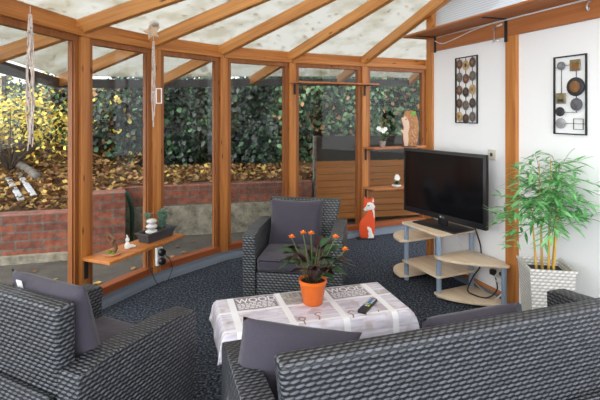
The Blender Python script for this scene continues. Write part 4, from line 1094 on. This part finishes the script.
o = tube('garden_hoop', spline([(-2.14, 5.72, -.03), (-2.13, 5.71, .3), (-2.15, 5.70, .46), (-2.2, 5.70, .57), (-2.28, 5.70, .60)]), .028, M['green_metal'], None, 10); tag(o, 'dark green curved pipe beside the brick pillar', 'pipe')
# ivy hedge
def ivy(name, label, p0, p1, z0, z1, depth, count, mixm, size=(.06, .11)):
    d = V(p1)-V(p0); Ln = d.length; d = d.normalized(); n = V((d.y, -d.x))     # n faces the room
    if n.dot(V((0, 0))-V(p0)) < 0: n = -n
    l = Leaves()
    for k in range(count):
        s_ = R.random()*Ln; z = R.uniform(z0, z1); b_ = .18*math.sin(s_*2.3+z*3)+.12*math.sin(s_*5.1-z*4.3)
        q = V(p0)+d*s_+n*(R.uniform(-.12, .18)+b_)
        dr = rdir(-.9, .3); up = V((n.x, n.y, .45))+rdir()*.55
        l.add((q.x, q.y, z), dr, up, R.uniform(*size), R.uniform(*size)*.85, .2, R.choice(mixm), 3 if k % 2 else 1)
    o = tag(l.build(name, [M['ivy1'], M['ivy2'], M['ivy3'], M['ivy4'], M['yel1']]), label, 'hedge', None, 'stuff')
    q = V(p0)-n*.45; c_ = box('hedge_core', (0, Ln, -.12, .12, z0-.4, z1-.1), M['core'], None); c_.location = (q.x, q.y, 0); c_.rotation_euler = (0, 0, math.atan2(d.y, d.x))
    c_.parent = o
    return o
ivy('ivy_hedge', 'bright green ivy hedge beyond the slatted fence', (-.6, 7.55), (3.2, 8.2), .7, 2.35, .4, 5200, [0, 0, 2, 2, 2, 1, 1, 3, 0, 2])
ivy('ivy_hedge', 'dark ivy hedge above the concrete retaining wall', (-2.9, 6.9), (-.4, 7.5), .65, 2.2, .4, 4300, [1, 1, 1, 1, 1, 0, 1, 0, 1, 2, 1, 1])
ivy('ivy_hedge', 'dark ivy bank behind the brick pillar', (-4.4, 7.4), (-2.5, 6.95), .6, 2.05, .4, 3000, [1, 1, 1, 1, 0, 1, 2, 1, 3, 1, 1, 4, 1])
# low sprigs at the foot of the dark hedge
# yellow shrub
def shrub(name, label, c, rad, hgt, count, mixm, mats, z0, size=(.08, .14)):
    r = thing(name, label, 'shrub', c)
    l = Leaves(); bv = []; bf = []
    cl = []
    for k in range(26):
        d = rdir(-.2, 1); cl.append(V((d.x*rad, d.y*rad*.7, z0+(d.z*.5+.5)*hgt*R.uniform(.6, 1))))
        v_, f_ = tube_lists(spline([(0, 0, 0), V((cl[-1].x*.4, cl[-1].y*.4, cl[-1].z*.5)), cl[-1]], 4), .014, 5, .004); o0 = len(bv); bv += v_; bf += [tuple(q+o0 for q in f) for f in f_]
    for k in range(count):
        p = R.choice(cl)+V((R.gauss(0, .17), R.gauss(0, .15), R.gauss(0, .14)))
        l.add(p, rdir(-.7, .4), rdir(.1, 1)+V((0, -.6, 0)), R.uniform(*size), R.uniform(*size)*.85, .2, R.choice(mixm), 1 if k % 3 else 3)
    l.build('foliage', mats, r); fromlists('branches', bv, bf, M['bark'], r, True, False)
    return r
YM = [M['yel1'], M['yel2'], M['ivy1'], M['ivy2']]
shrub('yellow_shrub', 'golden yellow leaved shrub on the bank in the middle of the left window', (-4.0, 6.2, .8), .62, 1.0, 2100, [0, 0, 0, 1, 2, 3], YM, .1, (.04, .075))
shrub('yellow_shrub', 'yellow leaved shrub beside the left window post', (-3.95, 7.3, 1.0), .6, .95, 1500, [0, 0, 2, 3], YM, .05, (.04, .075))
shrub('yellow_shrub', 'yellow leaved shrub at the left edge of the view', (-5.4, 7.0, 1.0), .8, 1.0, 1900, [0, 0, 0, 2, 3], YM, .1, (.045, .08))
shrub('green_shrub', 'green bush behind the yellow shrubs on the bank', (-4.9, 8.8, 1.2), .9, 1.25, 2600, [2, 2, 3, 0], YM, 0, (.05, .09))
for (x, y, lab, z) in ((-6.0, 11.0, 'wide green tree far behind the yellow shrubs', 1.0), (-2.5, 11.5, 'green tree far behind the dark hedge', .9), (1.5, 11.5, 'green tree far behind the bright hedge', .9)):
    r = shrub('garden_tree', lab, (x, y, z), 1.7, 1.3, 1500, [2, 2, 3, 3, 0] if x < -3 else [2, 3, 3], YM, .2, (.16, .28)); r['category'] = 'tree'
# pale shed with a framed window at far left
sh = thing('garden_shed', 'pale green shed wall with a framed window beyond the left shrubs', 'shed', (-5.9, 8.6, 0), math.radians(20))
box('wall', (-1.4, .75, 0, .2, .5, 1.98), M['shed'], sh); box('window_frame', (-.35, .25, -.05, .0, 1.75, 2.3), M['bark'], sh); box('pane', (-.29, .19, -.06, -.05, 1.81, 2.24), M['pot_grey'], sh)
# slatted timber fence
fp0 = V((.24, 6.42)); fp1 = V((2.6, 6.95)); fd = (fp1-fp0); fL_ = fd.length; frz = math.atan2(fd.y, fd.x)
fe = thing('slatted_fence', 'orange brown horizontal board fence topped by a dark panel outside the front windows', 'fence', v3(fp0, -.04), frz)
bm = bmesh.new(); nb = 9; z0 = .10
for k in range(nb):
    za = z0+k*(.84/nb); bm_box(bm, 0, fL_, 0, .025, za+.004, za+.84/nb-.003)
frombm('board_panel', bm, M['fence'], fe)
box('dark_panel', (0, fL_, 0, .03, z0+.845, z0+1.20), M['grey_board'], fe)
for x in (0.0, .85, 1.7, fL_-.04): box('fence_post', (x-.035, x+.035, .03, .10, 0, z0+1.2), M['old_wood'], fe)
# far hedge-line/house backdrop kept low so that the white sky shows above it

# ---------------------------------------------------------------- light, camera
wd = bpy.data.worlds.new('overcast'); sc.world = wd; wd.use_nodes = True
nt = wd.node_tree; bg = nt.nodes['Background']
tc = N(nt, 'ShaderNodeTexCoord'); sp = N(nt, 'ShaderNodeSeparateXYZ'); L(nt, tc.outputs['Generated'], sp.inputs[0])
nz = N(nt, 'ShaderNodeTexNoise'); nz.inputs['Scale'].default_value = 3; nz.inputs['Detail'].default_value = 5; L(nt, tc.outputs['Generated'], nz.inputs['Vector'])
cl_ = ramp(nt, nz.outputs['Fac'], [(.3, (.80, .87, .95)), (.7, (1, 1, 1))])
L(nt, cl_, bg.inputs[0])
dt = N(nt, 'ShaderNodeVectorMath', operation='DOT_PRODUCT'); L(nt, tc.outputs['Generated'], dt.inputs[0]); dt.inputs[1].default_value = (-.56, -.80, .2)
boost = math_(nt, 'MULTIPLY', math_(nt, 'POWER', math_(nt, 'MAXIMUM', dt.outputs['Value'], 0.0), 1.5), 2.1)
L(nt, math_(nt, 'ADD', boost, 1.05), bg.inputs[1])
sun = bpy.data.lights.new('sun', 'SUN'); sun.energy = 1.0; sun.angle = math.radians(35); sun.color = (1, .96, .9)
so = bpy.data.objects.new('sun', sun); C.objects.link(so)
so.rotation_euler = V((.62, .42, -.62)).to_track_quat('-Z', 'Y').to_euler()
cam = bpy.data.cameras.new('camera'); co = bpy.data.objects.new('camera', cam); C.objects.link(co)
co.location = (0, 0, 1.6); co.rotation_euler = (PI/2, 0, 0); cam.sensor_width = 36; cam.lens = 27; cam.shift_y = -87.5/600; cam.clip_start = .05
sc.camera = co
sc.view_settings.view_transform = 'Standard'; sc.view_settings.look = 'None'; sc.view_settings.gamma = 1; sc.view_settings.use_curve_mapping = False
sc.view_settings.exposure = 1.1
sc.cycles.use_denoising = True
sc.cycles.max_bounces = 10; sc.cycles.transparent_max_bounces = 24; sc.cycles.sample_clamp_indirect = 8
